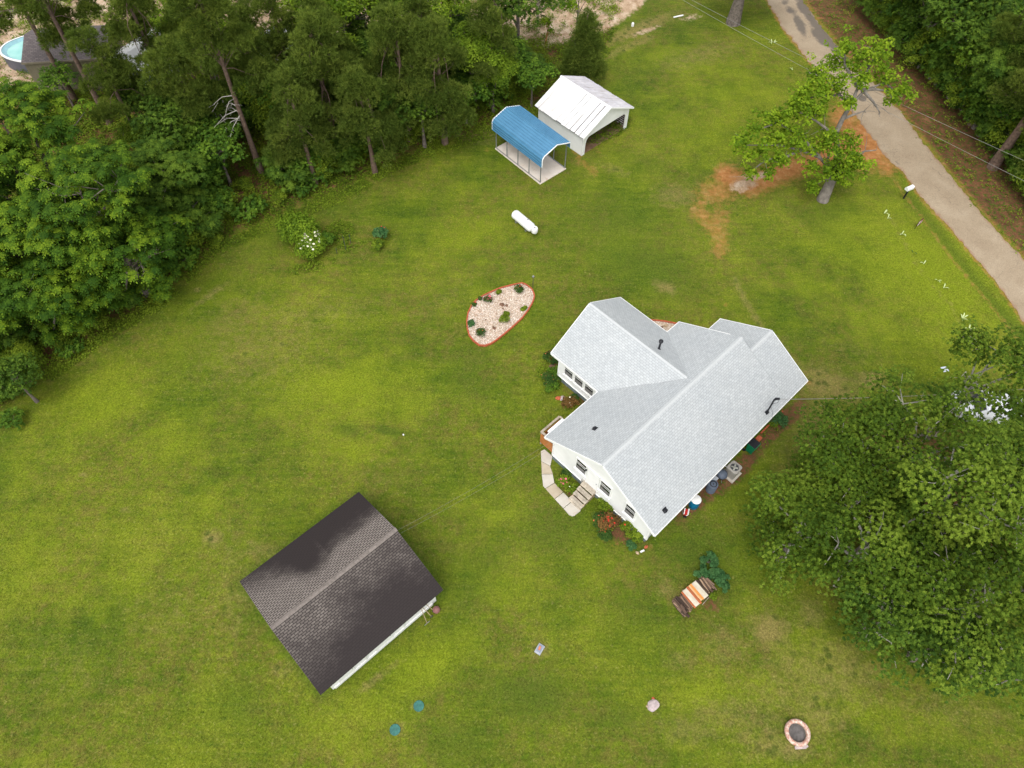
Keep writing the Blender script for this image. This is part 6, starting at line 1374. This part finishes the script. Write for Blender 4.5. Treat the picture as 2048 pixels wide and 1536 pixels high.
# plants along the house
c3 = lambda x, y: (1060 + x / 4.8, 800 + y / 4.8)
c9 = lambda x, y: (1060 + x / 8.536, 690 + y / 8.536)
c6 = lambda x, y: (1500 + x / 15.36, 780 + y / 15.36)
for (u, v), r, h, mt_, lb, fl in [(c3(330, 790), .45, .45, 'lightleaf', 'pink flowering plant inside the curve of the concrete walk', ('petal_pink', 9, .065)), (c3(395, 860), .35, .4, 'weedleaf', 'leafy plant between the pink flowers and the wooden steps', ('petal_white', 3, .05)), (c3(350, 720), .3, .3, 'roseleaf', 'low plant against the walk above the pink flowers', None),
    (c3(745, 1190), .68, .8, 'copperleaf', 'coppery rose bush with red flowers under the front windows', ('petal_red', 8, .07)), (c3(680, 1170), .5, .6, 'roseleaf', 'green rose bush left of the coppery one', ('petal_orange', 6, .06)), (c3(745, 1275), .5, .5, 'roseleaf', 'green rose bush below the coppery one', ('petal_red', 3, .06)), (c3(715, 1045), .5, .5, 'weedleaf', 'light green plant against the wall right of the wooden steps', None),
    (c3(945, 1245), .5, .5, 'weedleaf', 'light green hydrangea against the wall right of the coppery rose bush', ('petal_red', 1, .06)), (c3(1020, 1310), .4, .4, 'weedleaf', 'light green plant nearest the front right house corner', None), (c3(965, 1400), .25, .22, 'squashleaf', 'small bluish plant on the dirt before the front right house corner', None),
    (c9(370, 260), .5, .5, 'roseleaf', 'rose bush at the rear end of the side bed under the wing windows', ('petal_orange', 5, .06)), (c9(440, 500), .5, .5, 'vineleaf', 'leafy green plant against the wing wall corner', None), (c9(300, 640), .5, .5, 'roseleaf', 'rose bush with peach flowers in the middle of the side bed', ('petal_orange', 5, .06)), (c9(390, 745), .4, .4, 'vineleaf', 'green plant below the peach rose bush in the side bed', None),
    (c9(680, 1010), .5, .45, 'copperleaf', 'dark reddish rose bush in the inner corner of the house', ('petal_white', 3, .05)), (c9(740, 950), .3, .3, 'roseleaf', 'small plant behind the dark reddish rose bush', None), (c9(340, 200), .3, .35, 'copperleaf', 'reddish plant at the very rear of the side bed', None),
    (c6(800, 990), .5, .5, 'squashleaf', 'blue green plant beside the right wall between bin and mast', None), (c6(720, 1050), .3, .3, 'weedleaf', 'light green plant touching the blue green one by the right wall', None)]:
    shrub(u, v, r * 1.22, h * 1.2, M[mt_], int(u * 3 + v), lb, 'rose_bush' if 'rose' in lb else 'garden_plant', L=.11, flowers=(M[fl[0]], fl[1], fl[2]) if fl else None, cat='bush' if 'bush' in lb else 'plant', dens=1.2)
for (x, y), r, mt_, lb in [((265, 478), .19, 'rock', 'brown rock in the side bed near the rear corner'), ((370, 375), .24, 'rock', 'dark brown mound rock by the wing wall'), ((488, 905), .2, 'brick', 'reddish rock of the pair in the side bed'), ((545, 910), .2, 'pinkrock', 'grey rock of the pair in the side bed'), ((262, 525), .08, 'trim', 'small pale stone in front of the brown side bed rock')]:
    rock(*c9(x, y), r, M[mt_], lb)
mb = MB(); pts = [(1596, 790), (1570, 815)]
a_, b_ = hl(13.4, .12), hl(11.2, .12)
for i in range(14):
    c = a_.lerp(b_, i / 13); mb.box((c.x, c.y, .06), (.16, .09, .2), rz=HA)
o = mb.build('bed_edging', M['brick']); tag(o, 'short straight run of red edging under the right eave', 'edging')
o = MB().box((0, 0, .14), (.38, .30, .22)).build('planter_block', M['brick'], bevel=.02); q_ = hl(10.65, -.02); o.location = q_; o.rotation_euler = (0, 0, HA); tag(o, 'red clay block at the end of the right wall bed', 'block')
# striped plants in a row in the front lawn
vg = None
for i, (u, v, n_, s_) in enumerate([(1768, 427, 3, 1.0), (1775, 437, 2, .9), (1803, 469, 4, 1.), (1826, 506, 3, .8), (1847, 528, 2, 1.0), (1875, 562, 3, .8), (1887, 576, 2, 1.0), (1924, 638, 5, 1.1), (1937, 659, 4, 1.1), (1543, 88, 2, 1.1), (1548, 86, 2, 1.0), (1584, 140, 3, .7)]):
    rg = np.random.RandomState(i + 5); t_ = thing('lily_clump', ['topmost pale striped lily of the row in the front lawn', 'thin pale lily just below the topmost one in the row', 'pale lily third from the top of the row beside the yard sign', 'faint green lily fourth in the row of the front lawn', 'single bladed pale lily in the middle of the row', 'small pale lily above the curved one in the row', 'curved pale lily in the lower half of the row', 'largest pale lily near the lower end of the row', 'lowest pale lily of the row in the front lawn', 'left pale lily of the pair in the far lawn by the road', 'right pale lily of the pair in the far lawn by the road', 'faint lily in the far lawn near the catalpa crown'][i], 'plant', gnd(u, v), rg.uniform(0, 6), 'pale lilies set out in the front lawn')
    for k in range(n_):
        an = rg.uniform(0, 6.28); L = s_ * rg.uniform(.32, .5); mb = MB(); seg = 6; V = []
        for j in range(seg + 1):
            f_ = j / seg; x = L * .9 * f_; z = L * (1.5 * f_ - 1.1 * f_ * f_); w = .04 * math.sin(PI * min(1, f_ * .85 + .15)) * s_; V += [(x * math.cos(an) - w * math.sin(an), x * math.sin(an) + w * math.cos(an), z + .01), (x * math.cos(an) + w * math.sin(an), x * math.sin(an) - w * math.cos(an), z + .01)]
        mb.mesh(V, [(2 * j, 2 * j + 1, 2 * j + 3, 2 * j + 2) for j in range(seg)]); mb.build('leaf', M['paleleaf'] if i != 3 else M['squashleaf'], t_)
# firewood with boards on top
wd = Vector((.80, .60, 0)); wn = Vector((.60, -.80, 0)); wc = Vector((10.12, 12.33, 0)); rw = random.Random(9)
def m_log():
    t = NT('firewood'); oi = t.n('ShaderNodeObjectInfo'); t.col(t.mix(.5, t.ramp(oi.outputs['Random'], [(0., (.05, .032, .024)), (.35, (.12, .075, .052)), (.7, (.22, .145, .10)), (1., (.42, .29, .18))]), t.ramp(t.noise(9, 5), [(.3, .5), (.7, 1.3)]), 'MULTIPLY')).rough(.9).bump(t.noise(25, 3), .6, .02); return t.m
M['log'] = m_log(); log0 = None; ha = math.atan2(wn.y, wn.x)
def addlog(s_, off, z, r, label, grp, ang=0, L=.86):
    global log0
    if log0 is None:
        mb = MB(); mb.tube([(-.5, 0, 0), (-.15, .02, .01), (.2, -.01, .0), (.5, 0, 0)], [1.0 * .1, .105, .098, .1], 7); log0 = mb.build('log', M['log']); o = log0
    else: o = log0.copy(); COL.objects.link(o)
    p = wc + wd * s_ + wn * off; o.location = (p.x, p.y, z); o.scale = (L, r / .1, r / .1); o.rotation_euler = (rw.uniform(0, 6), rw.uniform(-.05, .05), ha + ang); tag(o, label, 'log', grp)
for grp, s0, s1, lab in (('split logs in the upper right pile', .62, 1.20, 'brown split log in the stacked pile on the upper right of the boards'), ('split logs in the lower left pile', -1.22, -.52, 'brown split log in the stacked pile on the lower left of the boards'), ('split logs under the boards', -.46, .56, 'brown split log in the stack lying under the boards')):
    for k in range(5 if s0 != -.46 else 4):
        s_ = s0
        while s_ < s1 and not (s0 == -.46 and k < 2):
            r = rw.uniform(.028, .055); addlog(s_ + r, rw.uniform(-.10, .10), .05 + k * .095, r, lab, grp, rw.uniform(-.16, .16), rw.uniform(.65, .98)); s_ += 2 * r + rw.uniform(0, .02)
for k in range(5): addlog(-1.0 - rw.uniform(0, .3), .35 + rw.uniform(-.1, .2), .1 + k * .1, .08, 'pale split log at the lower left end of the woodpile', 'pale logs at the end of the woodpile', rw.uniform(-.3, .3), .5)
def plank(s_, off, z, L, w, h, mat, label, name='board', ang=0):
    o = MB().box((0, 0, 0), (L, w, h)).build(name, mat, bevel=.006); p = wc + wd * s_ + wn * off; o.location = (p.x, p.y, z); o.rotation_euler = (0, .02, ha + ang); tag(o, label, 'board')
t = NT('pale_board_with_knots'); vo = t.n('ShaderNodeTexVoronoi'); vo.inputs['Scale'].default_value = 3.2; t.l(t.co.outputs['Object'], vo.inputs['Vector']); t.col(t.mix(t.ramp(vo.outputs['Distance'], [(.10, .9), (.22, 0.)]), t.ramp(t.noise(3, 5), [(.3, (.46, .40, .30)), (.7, (.62, .57, .46))]), (.14, .09, .05))).rough(.85)
plank(.36, .02, .50, 1.02, .34, .03, t.m, 'pale knotty board nearest the upper right log pile'); plank(-.30, .04, .50, 1.06, .34, .03, t.m, 'pale knotty board nearest the lower left log pile')
ow, ow2 = simple('orange_lumber', (.62, .25, .06), .7, .2, 3), simple('red_brown_lumber', (.38, .11, .04), .75, .2, 3)
plank(.14, .0, .54, 1.02, .12, .035, ow, 'light orange plank on top of the woodpile, right one'); plank(.02, .0, .537, 1.0, .10, .035, simple('peach_lumber', (.68, .38, .18), .7, .15, 3), 'peach coloured plank between the orange and red brown planks'); plank(-.12, .05, .545, 1.12, .13, .04, ow2, 'red brown plank on top of the woodpile'); plank(-.52, .05, .47, 1.08, .10, .035, ow2, 'red brown plank edge under the lower left pale board')
o = MB().tube([gnd(1404, 1210, .03), gnd(1423, 1189, .35)], .02, 6).build('stick', M['greywood']); tag(o, 'pale stick lying beside the woodpile', 'stick')
for u, v, r, lb in ((1414, 1125, .5, 'broad leaved plant farthest behind the woodpile'), (1425, 1145, .5, 'broad leaved plant between the farthest one and the logs'), (1400, 1148, .45, 'broad leaved plant at the left behind the woodpile'), (1440, 1162, .5, 'broad leaved plant right of the upper log pile'), (1446, 1178, .32, 'small broad leaved plant at the right end of the patch'), (1424, 1197, .2, 'tiny light green plant beside the stick')):
    shrub(u, v, r, .55, M['squashleaf'] if r > .25 else M['weedleaf'], int(u + v), lb, 'squash_plant', L=.25, cat='plant', style='leaf', dens=.42)

# ------------------------------------------------------------------ ground cover of vines and weeds at the wood edges, and the lawn's own blades
def scatter_cover():
    rg = np.random.RandomState(12); n = 420000; x = rg.uniform(-52, 50, n); y = rg.uniform(8, 76, n); z1, z2 = zones(x, y); U, V = to_px(x, y)
    nz = np.sin(x * 1.3 + 2 * np.sin(y * .7)) * np.cos(y * 1.1 + np.sin(x * .9)) + .5 * np.sin(x * 3.1) * np.sin(y * 2.7); lit = z1[:, 1]
    keep = (lit > .12) & (rg.rand(n) < np.clip(.25 + .45 * nz, .02, 1) * np.clip(lit * 1.2, 0, 1)) & (z1[:, 0] < .55) & (U < 2300) & (U > -250) & ((U < 1560) | (rg.rand(n) < .25))
    keep &= ~((V > 560) & (U > 900) & (rg.rand(n) < .93)); keep &= ~((U > 900) & (U < 1640) & (V > 225) & (V < 700))
    keep |= (lit > .10) & (V < 760) & (U < 1260) & (z1[:, 2] < .4) & (rg.rand(n) < .6) & (nz > -.75)
    x, y = x[keep], y[keep]; lit = lit[keep]; m = len(x); k = 6; h = rg.uniform(.02, .42, m) * np.clip(lit, .2, 1)
    P = np.repeat(np.stack([x, y, h], -1), k, 0) + rg.randn(m * k, 3) * [.09, .09, .04]; P[:, 2] = np.maximum(P[:, 2], .01)
    nm = unit(rg.randn(m * k, 3) * .45 + [0, 0, 1]); ax = unit(np.cross(nm, rg.randn(m * k, 3))); v = leaf_quads(P, ax, nm, rg.uniform(.08, .2, m * k), rg.uniform(.05, .11, m * k))
    tint = np.clip(np.repeat(.5 + .3 * np.sin(x * .8) * np.sin(y * .9 + 1), k) + rg.randn(m * k) * .15, 0, 1)
    o = np_mesh('ground_cover', v, 4, M['weedleaf'], None, {'tint': np.repeat(tint, 4)}); tag(o, kind='stuff')
scatter_cover()
def scatter_grass():
    rg = np.random.RandomState(13); n = 420000
    # even in the picture-independent sense: denser where the lawn is near the drone, thinner far off
    x = rg.uniform(-46, 46, n * 2); y = 2 + 70 * rg.rand(n * 2) ** 1.15; z1, z2 = zones(x, y); U, V = to_px(x, y)
    bare = np.maximum(np.maximum(z1[:, 0], z1[:, 1]), z1[:, 2]) + .5 * z2[:, 0]
    tuft = .5 + .5 * np.sin(x * 2.1 + 2.2 * np.sin(y * 1.3)) * np.cos(y * 1.9 + 1.7 * np.sin(x * .9)) + .35 * np.sin(x * 5.3 + y * 2.7) * np.sin(y * 6.1 - x * 1.9)
    keep = (rg.rand(len(x)) > bare * 1.35) & (rg.rand(len(x)) < .35 + .65 * tuft) & (U > -160) & (U < 2210) & (V > -60) & (V < 1640)
    rdu = np.interp(V, [p[1] for p in ROAD_L], [p[0] for p in ROAD_L]); rdr = np.interp(V, [p[1] for p in ROAD_R], [p[0] for p in ROAD_R]); keep &= ~((U > rdu - 2) & (U < rdr + 4) & (V < 900))
    # not under buildings, slabs, beds
    def inpoly(poly):
        poly = [(p[0], p[1]) for p in poly]; c = np.zeros(len(x), bool); j = len(poly) - 1
        for i in range(len(poly)):
            xi, yi = poly[i]; xj, yj = poly[j]; c ^= ((yi > y) != (yj > y)) & (x < (xj - xi) * (y - yi) / (yj - yi + 1e-9) + xi); j = i
        return c
    polys = [[hl(.4, .5), hl(14.1, .5), hl(14.1, 6.3), hl(12.3, 8), hl(.4, 8)], [hl(4.9, 8), hl(10.8, 8), hl(10.8, 11.9), hl(4.9, 11.9)], [hl(*q_) for q_ in ((.5, 8.8), (-.3, 8.3), (-1.45, 7.0), (-1.62, 4.4), (.4, 4.35), (.4, 5.4), (-.72, 5.4), (-.7, 6.8), (.5, 8.05))], [at(*B8(*q_)) for q_ in bed],
             [cA, cB, cB + (cC - cA), cC], [wc + wd * 1.3 + wn * .5, wc - wd * 1.4 + wn * .5, wc - wd * 1.4 - wn * .5, wc + wd * 1.3 - wn * .5]]
    for pl in polys: keep &= ~inpoly(pl)
    for u, v, r in ((837.5, 1412, .3), (790, 1459.5, .3), (1593, 1466, .68), (1079, 1299, .3), (1889.5, 738.5, .3), (1306, 1411, .28)):
        q_ = at(u, v); keep &= np.hypot(x - q_.x, y - q_.y) > r
    x, y, z1, z2 = x[keep][:n], y[keep][:n], z1[keep][:n], z2[keep][:n]; m = len(x)
    gzv = (0.05 * np.sin(x * .21 + 1) * np.sin(y * .17) + .03 * np.sin(x * .55) * np.cos(y * .6)) * .35 - .02
    P = np.stack([x, y, gzv], -1); an = rg.uniform(0, 6.28, m); ax = unit(np.stack([np.cos(an) * .9, np.sin(an) * .9, rg.uniform(.25, 1.1, m)], -1)); nm = unit(np.cross(ax, np.stack([-np.sin(an), np.cos(an), np.zeros(m)], -1)))
    v = leaf_quads(P, ax, nm, rg.uniform(.06, .15, m), rg.uniform(.02, .055, m), 'tri')
    o = np_mesh('grass', v, 3, M['blades'], None, {'zone1': np.repeat(z1, 3, 0), 'zone2': np.repeat(z2, 3, 0)}); tag(o, kind='stuff')
scatter_grass()
